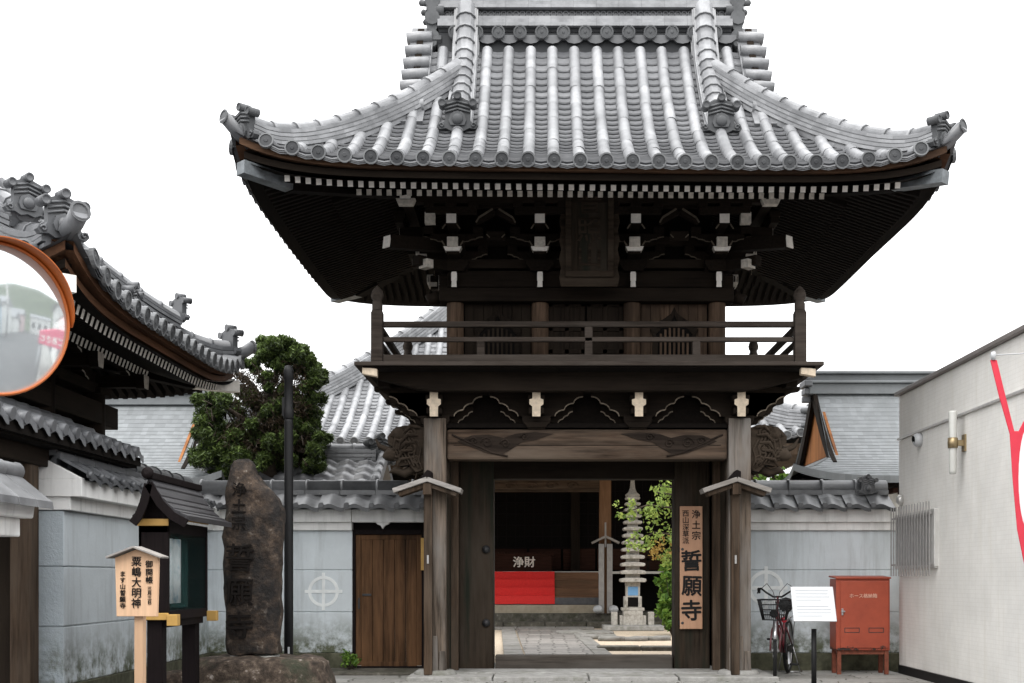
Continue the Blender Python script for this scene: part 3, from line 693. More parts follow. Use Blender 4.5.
# descending ridges and corner ridges with their end tiles
for sx in (-1, 1):
    for sy in (-1, 1):
        pts = [slope_pt(sx*1.5, 1.28+(2.86-1.28)*f, sy, .06+.32*max(0, (f-.72)/.28)**1.6) for f in [i/12 for i in range(13)]]
        mb = MB(); ridge(mb, pts, [(.17, .055), (.16, .055), (.15, .05)], .115, .22); mb.build('descending_ridge', 'tile', rt, fix=False)
        mb = MB(); e = pts[0]; onigawara(mb, (e[0], e[1]+sy*.02, e[2]-.05), (0, sy), .60); mb.build('ridge_end_tile', 'disk', rt)
        pts = [(x, y, z+.06) for x, y, z in roof.corner_path(sx, sy, 18, 2.26, .17)]
        mb = MB(); ridge(mb, pts, [(.15, .06), (.165, .045), (.155, .045), (.145, .045), (.135, .045)], .09, .30); mb.build('corner_ridge', 'tile', rt, fix=False)
        mb = MB(); e = pts[0]; onigawara(mb, (e[0], e[1], e[2]-.09), (sx, sy), .58); mb.build('ridge_end_tile', 'disk', rt)
        # corner tip tile
        mb = MB(); x, y = sx*(A-.02), sy*(B-.02); zc = roof.h(0)+roof.up(x, y)+.06; x2, y2 = sx*(A-.20), sy*(B-.20); z2 = roof.h(.16)+roof.up(x2, y2)-.03
        dn = Vector((sx, sy, 0)).normalized()
        p0 = Vector((x, y, zc))+dn*.05+Vector((0, 0, .015))
        mb.tube([Vector((x2, y2, z2)), Vector(((x+x2)/2, (y+y2)/2, (zc+z2)/2-.02)), p0], .066, 12, 0, True, .3)
        mb.lathe([(.072, 0), (.078, .015), (.06, .018), (.054, .010), (.02, .012)], p0, 14, 1, False, dn+Vector((0, 0, .12)), .6)
        mb.build('corner_tile', ('tile', 'disk'), rt)
# verge tiles at the gable and the gable wall below them
for sx in (-1, 1):
    vb = MB(); gb = MB()
    for sy in (-1, 1):
        ds = [1.70+i*.185 for i in range(7)]
        for d in ds:
            p = Vector(slope_pt(sx*1.98, d, sy, .0)); 
            vb.tube([p+Vector((-sx*.05, 0, .085)), p+Vector((sx*.12, 0, .078)), p+Vector((sx*.27, 0, .06))], [.07, .072, .076], 10, 0, True, random.uniform(.5, .95))
        vb.sweep([slope_pt(sx*2.06, d, sy, .01) for d in [1.45+i*.14 for i in range(12)]], [(-.14, -.05), (.14, -.05), (.14, .02), (-.14, .02)], 0, (.3, .6))
        gb.sweep([slope_pt(sx*2.08, d, sy, -.16) for d in [1.5+i*.14 for i in range(12)]], [(-.04, -.14), (.04, -.14), (.04, .14), (-.04, .14)], 0)
    hw = B-1.6
    gb.prism([(-hw, roof.h(1.6)-.05), (hw, roof.h(1.6)-.05), (0, 7.95)], (sx*1.9, 0, 0), (0, 1, 0), (0, 0, 1), .05)
    gb.tube([(sx*2.08, 0, 7.75), (sx*2.08, 0, 7.35), (sx*2.08, 0, 7.2)], [.14, .12, .03], 8)
    vb.build('verge_tiles', 'tile', rt); gb.build('gable_board', 'dark_x', rt)
ev = roof.eaves((2.4, 2.22), ('front',))

# ---- lower storey
def post_mesh(w, h, name, mat, x, y, z0=0):
    return MB().span((-w/2, -w/2, 0), (w/2, w/2, h)).build(name, mat, gate, (x, y, z0), bevel=.014)
for x in (-1.82, 1.82):
    for y in (-1.1, 1.1):
        p = post_mesh(.265, 3.04, 'post', 'post', x, y, .07)
        MB().lathe([(.25, 0), (.26, .05), (.23, .09), (.20, .10)], (0, 0, -.07), 18).build('base_stone', 'granite', p)
        if y < 0:   # shoe of split boards at the foot
            sh = MB()
            for dx, dy, hh in ((-.09, -.145, .30), (.0, -.15, .44), (.09, -.145, .26)): sh.box((dx, dy, hh/2), (.085, .03, hh), 0, None, None, .8)
            sh.build('foot_board', 'post', p, bevel=.008)
for sx in (-1, 1):
    x = sx*1.37-.01
    pil = MB().span((-.225, -.20, 0), (.225, .20, 3.0)).build('pillar', 'pillar', gate, (x, -.1, .012), bevel=.03)
    for z in (.62, 1.55): MB().lathe([(.05, 0), (.052, .02), (.03, .035), (.012, .055)], (-sx*.13, -.2, z), 12, 0, True, (0, -1, 0)).build('pillar_boss', 'dark_metal', pil)
    # screen boards between the front post and the pillar, and behind
    MB().span((-.03, -.74, 0), (.03, .74, 2.95)).build('side_boards', 'pillar', gate, (sx*1.70, -.3, .05), bevel=.006)
    MB().span((-.10, -.06, 0), (.10, .06, 2.9)).build('jamb_board', 'post_brown', gate, (sx*1.68, -.55, .012), bevel=.012)
    MB().span((-.03, -.5, 0), (.03, .5, 2.95)).build('side_boards', 'pillar', gate, (sx*1.70, .62, .05), bevel=.006)
MB().span((-1.14, -.11, 0), (1.12, .11, .205)).build('threshold', 'threshold', gate, (0, -.1, .012), bevel=.015)
MB().span((-1.6, -.14, 0), (1.6, .14, .26)).build('lintel', 'dark_x', gate, (0, -.1, 2.46), bevel=.012)
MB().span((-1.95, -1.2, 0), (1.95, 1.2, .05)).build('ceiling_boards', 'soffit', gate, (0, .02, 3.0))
MB().span((-1.62, -.02, 0), (1.62, .02, .32)).build('lintel_board', 'soffit', gate, (0, -.06, 2.70))
for y in (-1.06, 1.06):
    bm_ = MB().span((-1.68, -.125, 0), (1.68, .125, .365)).build('main_beam', 'beam', gate, (0, y, 2.615), bevel=.03)
    if y < 0:
        for sx in (-1, 1):   # carved cloud scrolls near both ends of the beam
            cv = MB(); pts = [(1.55, .22), (1.38, .29), (1.18, .30), (1.0, .26), (.86, .31), (.62, .33), (.40, .31), (.60, .24), (.78, .21), (.92, .12), (1.04, .05), (1.2, .08), (1.32, .13), (1.44, .17)]
            cv.prism([(sx*a, b) for a, b in pts], (0, -.136, 0), (1, 0, 0), (0, 0, 1), .02, 0)
            for cx, cz, r0 in ((1.2, .2, .075), (.98, .19, .06), (.75, .27, .05), (1.36, .225, .05)):
                cv.tube([(sx*(cx+r0*(1-k/14)*cos(k*.75)), -.138, cz+r0*(1-k/14)*sin(k*.75)) for k in range(13)], .012, 6)
            cv.tube([(sx*1.62, -.128, .30), (sx*1.4, -.132, .2), (sx*1.15, -.132, .09), (sx*.95, -.132, .04)], .014, 6)
            cv.build('beam_carving', 'carve_dark', bm_)
        MB().span((-1.6, -.0015, 0), (1.6, .02, .008)).build('beam_crack', 'soffit', bm_, (0, -.126, .17))
# carved beam noses outside the posts
def nosing(sx, y):
    mb = MB()
    poly = [(0, .06), (0, .56), (.10, .60), (.26, .585), (.38, .53), (.44, .45), (.43, .37), (.37, .33), (.43, .27), (.41, .19), (.33, .17), (.30, .10), (.18, .12), (.10, .03)]
    mb.prism([(sx*a, b) for a, b in poly], (sx*1.955, y-.10, 2.44), (1, 0, 0), (0, 0, 1), -.20 if False else .20, 0)
    ff = y-.10-.012
    for cx, cz, r0 in ((.30, .46, .09), (.16, .50, .07), (.33, .25, .07), (.16, .3, .08), (.1, .17, .06)):
        mb.tube([(sx*(1.955+cx+r0*(1-k/16)*cos(k*.7)), ff, 2.44+cz+r0*(1-k/16)*sin(k*.7)) for k in range(15)], .017, 6)
    for k in range(6):
        mb.tube([(sx*(1.97+.05*k), ff, 2.50+.02*k), (sx*(2.02+.06*k), ff-.012, 2.62+.03*k), (sx*(1.99+.06*k), ff, 2.74+.035*k), (sx*(2.05+.05*k), ff, 2.86+.02*k)], .013, 5)
    mb.tube([(sx*2.24, y, 2.76), (sx*2.40, y-.02, 2.74), (sx*2.50, y-.02, 2.79), (sx*2.55, y-.02, 2.88)], [.055, .045, .03, .006], 8)      # tusk
    mb.lathe([(.01, -.09), (.07, -.06), (.10, 0), (.07, .06), (.01, .09)], (sx*2.26, y-.06, 2.93), 10, 0, True, (sx, 0, .4))
    mb.lathe([(.01, -.10), (.06, -.06), (.085, 0), (.05, .07), (.01, .1)], (sx*2.36, y-.07, 2.68), 10, 0, True, (sx, 0, -.3))
    for k in range(5): mb.tube([(sx*(2.0+.03*k), ff-.01, 3.0-.09*k), (sx*(2.12+.03*k), ff-.03, 3.02-.10*k), (sx*(2.2+.02*k), ff-.01, 2.93-.10*k)], [.012, .024, .008], 6)
    mb.tube([(sx*2.05, y, 2.54), (sx*2.2, y-.02, 2.46), (sx*2.32, y-.02, 2.50), (sx*2.38, y-.02, 2.47)], [.06, .055, .045, .01], 8)
    return mb.build('beam_nosing', 'carve', gate, bevel=.012)
for sx in (-1, 1):
    for y in (-1.06, 1.06): nosing(sx, y)
# small roofed posts standing in front of the main posts
for sx in (-1, 1):
    x = sx*1.82-.07
    p = MB().span((-.05, -.05, 0), (.05, .05, 2.22)).build('roofed_post', 'post_brown', gate, (x, -1.31, .05), bevel=.01)
    cb = MB()
    cw = Vector((0, 0, 2.36-.05))
    for s in (-1, 1): cb.bar(cw+Vector((0, -.02, 0)), cw+Vector((s*.40, -.02, -.135)), .34, .055)
    cb.build('post_cap', 'cap_wood', p, bevel=.006)
    ub = MB()
    for s in (-1, 1): ub.bar(cw+Vector((s*.03, -.02, -.07)), cw+Vector((s*.34, -.02, -.175)), .24, .05)
    ub.span((-.05, -.17, 2.13), (.05, .13, 2.27)); ub.build('post_cap_bearer', 'post_brown', p, bevel=.006)
    MB().prism([(-.09, -.02), (.05, -.02), (.05, .07), (.0, .09)], (0, -.15, 2.335), (1, 0, 0), (0, 0, 1), .26).build('cap_ridge', 'black_wood', p, bevel=.008)
    MB().span((-.011, -.06, 1.32), (.011, -.05, 1.42)).build('latch_plate', 'metal_grey', p)

# ---- bracket tier under the balcony
def cloud(w0, w1, z0, z1, sx, n=3):
    """stepped cloud-shaped underside of a bracket arm, from (w0, z0) low by the block to (w1, z1) high outside"""
    pts = []
    for k in range(n):
        a, b = w0+(w1-w0)*k/n, w0+(w1-w0)*(k+1)/n; za, zb = z0+(z1-z0)*k/n, z0+(z1-z0)*(k+1)/n
        for j in range(5):
            t = j/4*pi/2; pts.append((sx*(a+(b-a)*(1-cos(t))), za+(zb-za)*sin(t)))
    return pts
def arm(mb, x, y, sx, w0, w1, z0, z1, zt, th, edge=True):
    c = cloud(w0, w1, z0, z1, sx)
    poly = [(0, zt), (0, z0)]+c+[(sx*w1, zt)]
    mb.prism([(x+a, b) for a, b in poly], (0, y, 0), (1, 0, 0), (0, 0, 1), th, 0)
    if edge:
        for p, q in zip(c[:-1], c[1:]):
            if (Vector(p)-Vector(q)).length > 1e-4: mb.bar((x+p[0], y-.003, p[1]), (x+q[0], y-.003, q[1]), .012, .016, 1)
def low_bracket(x, parent):
    mb = MB()
    mb.box((0, 0, .05), (.21, .24, .10)); mb.box((0, 0, .125), (.34, .30, .07)); mb.prism([(-.105, .02), (.105, .02), (.17, .09), (-.17, .09)], (0, -.15, 0), (1, 0, 0), (0, 0, 1), .28)
    for sx in (-1, 1):
        arm(mb, 0, -.06, sx, .22, .56, .16, .40, .45, .12)
        arm(mb, 0, .10, sx, .26, .44, .10, .24, .30, .10)
    nose = [(-.05, .13), (.05, .13), (.052, .25), (.085, .275), (.085, .335), (.05, .345), (.05, .46), (-.05, .46), (-.05, .345), (-.085, .335), (-.085, .275), (-.052, .25)]
    mb.prism(nose, (0, -.30, 0), (1, 0, 0), (0, 0, 1), .40, 0, 2)
    mb.span((-.09, -.27, .17), (.09, -.06, .24)); mb.box((0, -.2, .355), (.2, .16, .07), 0)
    return mb.build('lower_bracket', ('dark_x', 'edge_mid', 'cream_old'), parent, (x, -1.06, 2.98), bevel=.006)
b0 = low_bracket(-1.82, gate)
for x in (-.607, .607, 1.82): copy_obj(b0, gate, (x, -1.06, 2.98))
for x in (-1.82, -.607, .607, 1.82): copy_obj(b0, gate, (x, 1.06, 2.98), (0, 0, pi))
for sx in (-1, 1):          # corner arms that carry the balcony sideways
    for y in (-1.12, .0, 1.0):
        mb = MB(); arm(mb, sx*1.82, y, sx, .10, .74, .02, .47, .52, .14, False)
        if y < -1: arm(mb, sx*1.82, -1.05, sx, .08, .56, -.04, .33, .4, .12, False)
        mb.build('side_bracket', ('dark_x', 'edge_dim'), gate, (0, 0, 2.98), bevel=.006)
MB().span((-1.9, -.06, 0), (1.9, .06, .42)).build('bracket_wall', 'soffit', gate, (0, -.88, 3.0))
MB().span((-.115, -.002, 0), (.115, .02, .022)).build('gap_daylight', 'white_board', gate, (-.46, -.935, 2.985))  # white strip painted in for daylight showing above the beam
# ---- balcony
bal = tag(MB().span((-2.69, -1.85, 0), (2.69, 1.85, .045)).build('balcony', 'rail', gate, (0, 0, 3.635), bevel=.006))
for y in (-1.5, 1.34):
    MB().prism([(-2.58, .235), (-2.50, .15), (-2.2, .07), (-2.0, .02), (-1.8, .0), (1.8, 0), (2.0, .02), (2.2, .07), (2.50, .15), (2.58, .235)], (0, y, 0), (1, 0, 0), (0, 0, 1), .16).build('floor_beam', 'dark_x', bal, (0, 0, -.24), bevel=.012)
for sx in (-1, 1): MB().span((sx*2.42-.07, -1.33, 0), (sx*2.42+.07, 1.33, .16)).build('floor_joist', 'dark_y', bal, (0, 0, -.165), bevel=.01)

for sx in (-1, 1): MB().prism([(-.085, .0), (.085, -.03), (.085, .06), (-.085, .08)], (0, 0, 0), (1, 0, 0), (0, 0, 1), .1).build('corner_joist_end', 'cream_old', bal, (sx*2.52, -1.80, -.09), bevel=.006)
MB().span((-2.6, -1.80, 0), (2.6, 1.80, .02)).build('floor_underside', 'soffit', bal, (0, 0, -.022))
def newel():
    mb = MB(); mb.box((0, 0, .30), (.135, .135, .60)); mb.box((0, 0, .605), (.12, .12, .03))
    mb.lathe([(.062, .62), (.062, .70), (.052, .715), (.052, .745), (.066, .76), (.074, .80), (.060, .85), (.030, .885), (.006, .91)], (0, 0, 0), 16)
    return mb
nw = newel().build('newel_post', 'rail', bal, (-2.45, -1.65, .045), bevel=.008)
for x, y in ((2.45, -1.65), (-2.45, 1.65), (2.45, 1.65)): copy_obj(nw, bal, (x, y, .045))
for y in (-1.65, 1.65):
    for z, h, w in ((.06, .09, .10), (.285, .055, .06), (.46, .065, .075)):
        MB().span((-2.38, -w/2, -h/2), (2.38, w/2, h/2)).build('rail', 'rail', bal, (0, y, z+.045), bevel=.01)
    for x, h in ((-1.25, .2), (0, .38), (1.25, .2)):
        MB().span((-.045, -.03, 0), (.045, .03, h)).build('baluster', 'rail', bal, (x, y, .105), bevel=.006)
for x in (-2.45, 2.45):
    for z, h, w in ((.06, .09, .10), (.285, .055, .06), (.46, .065, .075)):
        MB().span((-w/2, -1.58, -h/2), (w/2, 1.58, h/2)).build('rail', 'rail_y', bal, (x, 0, z+.045), bevel=.01)

# ---- upper storey
up = tag(bpy.data.objects.new('upper_storey', None)); COL.objects.link(up); up.parent = gate; up.location = (0, 0, 3.66)
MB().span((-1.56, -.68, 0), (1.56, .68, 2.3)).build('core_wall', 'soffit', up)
col0 = None
for y in (-.75, .75):
    for x in (-1.61, -.566, .566, 1.61):
        if col0 is None: col0 = MB().lathe([(.105, 0), (.105, .92), (.10, .97)], (0, 0, 0), 20).build('column', 'column', up, (x, y, 0))
        else: copy_obj(col0, up, (x, y, 0))
def windows():
    for x, sx in ((-1.088, 1), (1.088, -1)):
        bd = MB()
        for k in range(7): bd.span((-.41+k*.117+.002, -.012, 0), (-.41+(k+1)*.117-.002, .012+random.uniform(-.003, .003), .94))
        w = bd.build('wall_boards', 'column' if sx < 0 else 'dark_z', up, (x, -.70, 0), bevel=.003)
        # ogee-headed frame and slatted window
        half = [(.27, 0), (.27, .45), (.30, .52), (.22, .60), (.12, .66), (.04, .72), (0, .80)]
        out = half+[(-a, b) for a, b in half[-2::-1]]
        inn = [(a*.76, min(b*.88, .70)) for a, b in out]
        fr = MB()
        for (p, q), (p2, q2) in zip(zip(out[:-1], out[1:]), zip(inn[:-1], inn[1:])):
            fr.prism([p, q, q2, p2], (0, -.03, .08), (1, 0, 0), (0, 0, 1), .05)
        f = fr.build('arched_window', 'dark_x', up, (x, -.70, 0), bevel=.006)
        MB().prism(inn, (0, -.016, .08), (1, 0, 0), (0, 0, 1), .003).build('window_dark', 'dark_void', f)
        sl = MB()
        for k in range(-3, 4): sl.span((k*.055-.013, -.03, .08), (k*.055+.013, -.018, .08+.62-abs(k)*.05))
        sl.build('window_slat', 'column' if sx < 0 else 'dark_z', f)
windows()
for sx in (-1, 1):
    d = MB(); d.span((-.22, -.015, 0), (.22, .015, .94))
    for a, b, c_, e in ((-.225, -.17, 0, .94), (.17, .225, 0, .94), (-.03, .03, 0, .94), (-.225, .225, .88, .94), (-.225, .225, .58, .64), (-.225, .225, .30, .36)): d.span((a, -.035, c_), (b, -.012, e))
    d.build('door_leaf', 'dark_z', up, (sx*.235, -.70, 0), bevel=.005)
MB().span((-1.80, -.14, 0), (1.80, .14, .17)).build('head_beam', 'dark_x', up, (0, -.75, .915), bevel=.012)
MB().span((-1.7, -.10, 0), (1.7, .10, .20)).build('wall_plate', 'dark_x', up, (0, -.74, 1.10), bevel=.01)
for y0 in (-.75, .75):
    if y0 > 0: MB().span((-1.80, -.14, 0), (1.80, .14, .17)).build('head_beam', 'dark_x', up, (0, y0, .915), bevel=.012)
for sx in (-1, 1):
    MB().span((-.10, -.66, 0), (.10, .66, .17)).build('head_beam', 'dark_y', up, (sx*1.62, 0, .915), bevel=.012)
    MB().tube([(sx*1.82, -.75, 1.0), (sx*1.92, -.75, .97), (sx*1.97, -.75, 1.02)], [.085, .07, .02], 8).build('head_beam_nosing', 'dark_x', up)

def upper_bracket(parent, loc, rz, corner=0, proto=None):
    if proto is not None: return copy_obj(proto, parent, loc, (0, 0, rz))
    mb = MB()
    mb.prism([(-.034, 0), (.034, 0), (.030, .07), (.036, .08), (.036, .17), (.028, .19), (-.028, .19), (-.036, .17), (-.036, .08), (-.030, .07)], (0, -.20, -.005), (1, 0, 0), (0, 0, 1), .22, 0, 2)
    # bearing block, two tiers of arms stepping forward, each with small blocks
    mb.prism([(-.11, .20), (.11, .20), (.17, .28), (.17, .34), (-.17, .34), (-.17, .28)], (0, -.18, 0), (1, 0, 0), (0, 0, 1), .34)
    for sx in (-1, 1):
        arm(mb, 0, -.05, sx, .18, .40, .34, .43, .47, .10); arm(mb, 0, -.36, sx, .10, .36, .48, .56, .60, .09)
        for a, y, z in ((.34, -.05, .47), (.30, -.36, .60)): mb.box((sx*a, y+.05, z+.04), (.12, .13, .08), 0)
    mb.prism([(-.075, .34), (.075, .34), (.08, .40), (.13, .44), (.13, .50), (.07, .50), (.07, .52), (-.07, .52), (-.07, .50), (-.13, .50), (-.13, .44), (-.08, .40)], (0, -.43, 0), (1, 0, 0), (0, 0, 1), .5, 0, 0)
    mb.prism([(-.11, .425), (.11, .425), (.085, .37), (-.085, .37)], (0, -.46, 0), (1, 0, 0), (0, 0, 1), .12, 3, 2)
    mb.box((0, -.42, .475), (.13, .12, .12), 3); 
    mb.prism([(-.06, .64), (.06, .64), (.06, .765), (-.06, .765)], (0, -.68, 0), (1, 0, 0), (0, 0, 1), .72, 0, 2)
    for sx in (-1, 1):
        mb.bar((sx*.065, -.683, .63), (sx*.105, -.683, .57), .010, .018, 1); mb.bar((-sx*.09, -.46, .43), (-sx*.13, -.46, .49), .010, .018, 1)
        mb.box((sx*.26, -.66, .86), (.11, .13, .07)); 
    mb.box((0, -.66, .79), (.6, .10, .08)); mb.box((0, -.66, .86), (.13, .13, .07))
    return mb.build('upper_bracket', ('dark_y', 'edge_dim', 'cream', 'cream_dim'), parent, loc, (0, 0, rz), bevel=.005)
ub0 = upper_bracket(up, (-1.61, -.75, 1.08), 0)
for x in (-.566, .566, 1.61): upper_bracket(up, (x, -.75, 1.08), 0, 0, ub0)
for x in (-1.61, -.566, .566, 1.61): upper_bracket(up, (x, .75, 1.08), pi, 0, ub0)
for sx in (-1, 1):
    for y in (-.75, .75): upper_bracket(up, (sx*1.61, y, 1.08), sx*pi/2, 0, ub0)
    MB().bar((sx*1.65, -.80, 1.34), (sx*2.05, -1.2, 1.34), .12, .12).build('diagonal_arm', 'dark_y', up, bevel=.01)
    MB().box((0, 0, 0), (.12, .10, .13)).build('bracket_end', 'cream_dim', up, (sx*1.86, -1.40, 1.78))
    MB().box((0, 0, 0), (.15, .10, .10)).build('bracket_end', 'cream_dim', up, (sx*1.93, -1.16, 1.30), (0, 0, sx*pi/4))
    # tail rafter on the diagonal
    tb = MB(); tb.bar((sx*1.7, -.84, 1.60), (sx*2.35, -1.49, 1.48), .13, .15); tb.build('tail_rafter', 'dark_y', up)
    MB().box((0, 0, 0), (.12, .015, .14), 0, Euler((R(-8), 0, 0)).to_matrix()).build('tail_rafter_end', 'cream', up, (sx*2.36, -1.50, 1.48), (0, 0, sx*pi/4))
# purlins carried by the brackets, side ones with painted noses
for y in (-1.41, 1.41): MB().span((-2.2, -.065, 0), (2.2, .065, .13)).build('purlin', 'dark_x', up, (0, y, 1.95), bevel=.008)
for sx in (-1, 1):
    pu = MB(); pu.prism([(-.065, 0), (.065, 0), (.065, .13), (-.065, .13)], (0, -1.62, 0), (1, 0, 0), (0, 0, 1), 3.24, 0, 1)
    pu.prism([(-.115, .015), (-.085, -.055), (.085, -.055), (.115, .015)], (0, -1.60, 0), (1, 0, 0), (0, 0, 1), .12, 2, 2); pu.build('purlin', ('dark_y', 'cream', 'cream_dim'), up, (sx*2.13, 0, 1.95), bevel=.006)
# frog-leg struts between the brackets
for x in (-1.09, 1.09):
    mb = MB()
    for sx in (-1, 1):
        mb.prism([(sx*.02, .17), (sx*.0, .11), (sx*.09, .06), (sx*.20, .0), (sx*.24, .0), (sx*.22, .05), (sx*.13, .12)], (0, 0, 0), (1, 0, 0), (0, 0, 1), .10, 0)
        mb.bar((sx*.035, -.006, .165), (sx*.20, -.006, .06), .014, .025, 1); mb.bar((sx*.20, -.006, .06), (sx*.235, -.006, .0), .014, .02, 1)
    mb.span((-.7, -.03, .17), (.7, .05, .30))
    for sx in (-1, 1): mb.bar((sx*.07, -.012, -.18), (sx*.11, -.012, -.14), .012, .014, 1)
    mb.span((-.11, -.0, -.21), (.11, .03, -.10))
    mb.build('frog_leg_strut', ('dark_x', 'edge_dim'), up, (x, -1.30, 1.76), bevel=.004)
for z in (1.34, 1.62): MB().span((-1.6, -.05, 0), (1.6, .05, .11)).build('wall_rail', 'dark_x', up, (0, -.76, z), bevel=.008)

# ---- plaque hanging under the eaves
plq = thing('temple_plaque', 'tall dark carved wooden name plaque hanging tilted under the gate eaves', 'plaque', (GX+.02, GY-1.32, 4.655))
pr = (R(7), 0, 0)
fr = MB()
def scallop(w, h, n):
    L = []
    for k in range(n+1):
        t = k/n; L.append((-w-.012*sin(k*pi/2.0)**2*2, h*t))
    return L+[(-a, b) for a, b in L[::-1]]
fr.prism(scallop(.335, 1.30, 12), (0, 0, 0), (1, 0, 0), (0, 0, 1), .05)
for x in (-.25, .25): fr.span((x-.035, -.05, .18), (x+.035, -.0, 1.14))
fr.span((-.285, -.05, .11), (.285, 0, .18)); fr.span((-.285, -.05, 1.14), (.285, 0, 1.18))
fo = fr.build('frame', 'carve', plq, None, pr, bevel=.008)
MB().span((-.215, -.02, .18), (.215, -.001, 1.14)).build('panel', 'pillar', plq, None, pr)
letters('普照山', .30, fo, (0, -.021, 1.11), 'carve', bold=.012, depth=.012, space=1.03)

# ---- long sign board on the right pillar
sb = thing('temple_sign_board', 'tall narrow pale wooden sign board with black brush lettering on the gate pillar', 'sign board', (GX+1.36-.02, GY-.1-.20-.028, .556))
MB().span((-.143, -.02, 0), (.143, .02, 1.55)).build('board', 'sign_wood', sb, bevel=.006)
letters('浄土宗', .115, sb, (.062, -.022, 1.50), 'ink', bold=.012, space=1.17)
letters('西山深草派', .088, sb, (-.07, -.022, 1.50), 'ink', bold=.008, space=.98)
letters('誓願寺', .275, sb, (0.005, -.022, .985), 'ink', bold=.022, space=1.14)
# ================================================================== WALLS
def coping(parent, x0, x1, y, zt, name='wall_coping', sp=.305, mat='tile_mid', back=True, step=.055, depth=.44, end_tiles=(False, False)):
    """Wave-tile coping along x on a wall whose middle is at y; zt is the height of the tile feet."""
    mb = MB(); n = int((x1-x0)/sp); sp = (x1-x0)/n
    for sy in ((-1, 1) if back else (-1,)):
        for i in range(n):
            xa = x0+i*sp
            for c in range(2):
                d0 = depth*(1-c*.46); d1 = depth*(1-(c+1)*.46)-.03; z0 = zt+.015+c*.105; z1 = z0+.12; P = []; tn = random.uniform(.25, .9)
                for d, z in ((d0, z0-.05), (d0, z0), (d1, z1)):
                    for j in range(9):
                        t = j/8; s = .026*sin(2*pi*t-1.0)+(.03*(max(0, .2-t)/.2) if t < .2 else 0); P.append((xa+t*sp*1.02, y+sy*d, z+s+.02))
                mb.add(P, [(j, j+1, 10+j, 9+j) for j in range(8)], 0, False, tn*.25)
                mb.add(P[9:], [(j, j+1, 10+j, 9+j) for j in range(8)], 0, True, tn)
            # eave roll end
            mb.tube([(xa+.035, y+sy*(depth+.012), zt+.045), (xa+.035, y+sy*(depth-.03), zt+.055)], .032, 10, 0, True, .6)
    # ridge: flat noshi layer, then round caps with collars
    zr = zt+.225
    m = max(1, round((x1-x0)/.47)); L = (x1-x0)/m
    for i in range(m):
        a, b = x0+i*L, x0+(i+1)*L
        mb.span((a+.003, y-.15, zr-.03), (b-.003, y+.15, zr+.03), 0, random.uniform(.3, .7))
        mb.tube([(a, y, zr+.06), (a+.035, y, zr+.06), (a+.036, y, zr+.06), (b, y, zr+.06)], [.122, .122, .108, .108], 12, 0, True, random.uniform(.3, .8))
    mb.span((x0, y-.12, zt-.1), (x1, y+.12, zr), 0, .1)
    return mb.build(name, mat, parent, fix=False)
def wall_body(parent, x0, x1, y0, y1, H=(.227, .759, 1.304, 1.816), zb=2.056, front=-1, wm='wall'):
    pb = MB(); 
    zs = list(H)
    for k in range(len(zs)-1): pb.span((x0, y0, zs[k]+.006), (x1, y1, zs[k+1]-.006))
    pb.span((x0+.012, y0+.014, .1), (x1-.012, y1-.014, zs[-1]))
    o = pb.build('plaster_panels', wm, parent, bevel=.006)
    MB().span((x0, y0-.015, -.02), (x1, y1+.015, H[0])).build('plinth', 'plinth', parent, bevel=.01)
    wb = MB(); wb.span((x0-.0, y0-.05, zs[-1]), (x1+.0, y1+.05, zs[-1]+.105)); wb.span((x0, y0-.11, zs[-1]+.105), (x1, y1+.11, zb+.03)); wb.build('cornice_band', 'white', parent, bevel=.008)
    return o
def emblem(parent, x, y, z, r):
    mb = MB(); n = 32; P = []
    for rr in (r, r*.80):
        for d in (0, .006):
            for j in range(n): P.append((x+rr*cos(2*pi*j/n), y-d, z+rr*sin(2*pi*j/n)))
    F = []
    for j in range(n):
        k = (j+1) % n; F += [(n+j, n+k, 3*n+k, 3*n+j), (j, k, n+k, n+j), (2*n+j, 3*n+j, 3*n+k, 2*n+k)]
    mb.add(P, F); w = r*.10
    mb.span((x-w, y-.007, z-r*1.22), (x+w, y, z+r*1.22)); mb.span((x-r*1.22, y-.0068, z-w), (x-w, y, z+w)); mb.span((x+w, y-.0068, z-w), (x+r*1.22, y, z+w))
    return mb.build('wall_emblem', 'emblem', parent)
YW = 16.6
lw = thing('plaster_wall', 'blue grey plaster wall with grey wave tile coping left of the gate, with a side doorway', 'wall', (0, 0, 0))
wall_body(lw, -4.42, -2.50, YW, YW+.30)
coping(lw, -4.5, -1.28, YW+.15, 2.085)
emblem(lw, (323.5-545)*YW/1280, YW, 1.2-(591.4-578)*YW/1280, .20)
hd = MB(); hd.span((-2.498, YW-.052, 1.921), (-1.3, YW+.352, 2.088)); hd.build('door_head_band', 'white', lw, bevel=.008)
MB().prism([(-.10, .09), (-.07, .06), (-.03, .045), (0, .0), (.03, .045), (.07, .06), (.10, .09)], ((383-545)*YW/1280, YW-.03, 1.835), (1, 0, 0), (0, 0, 1), .08).build('head_ornament', 'white', lw, bevel=.004)
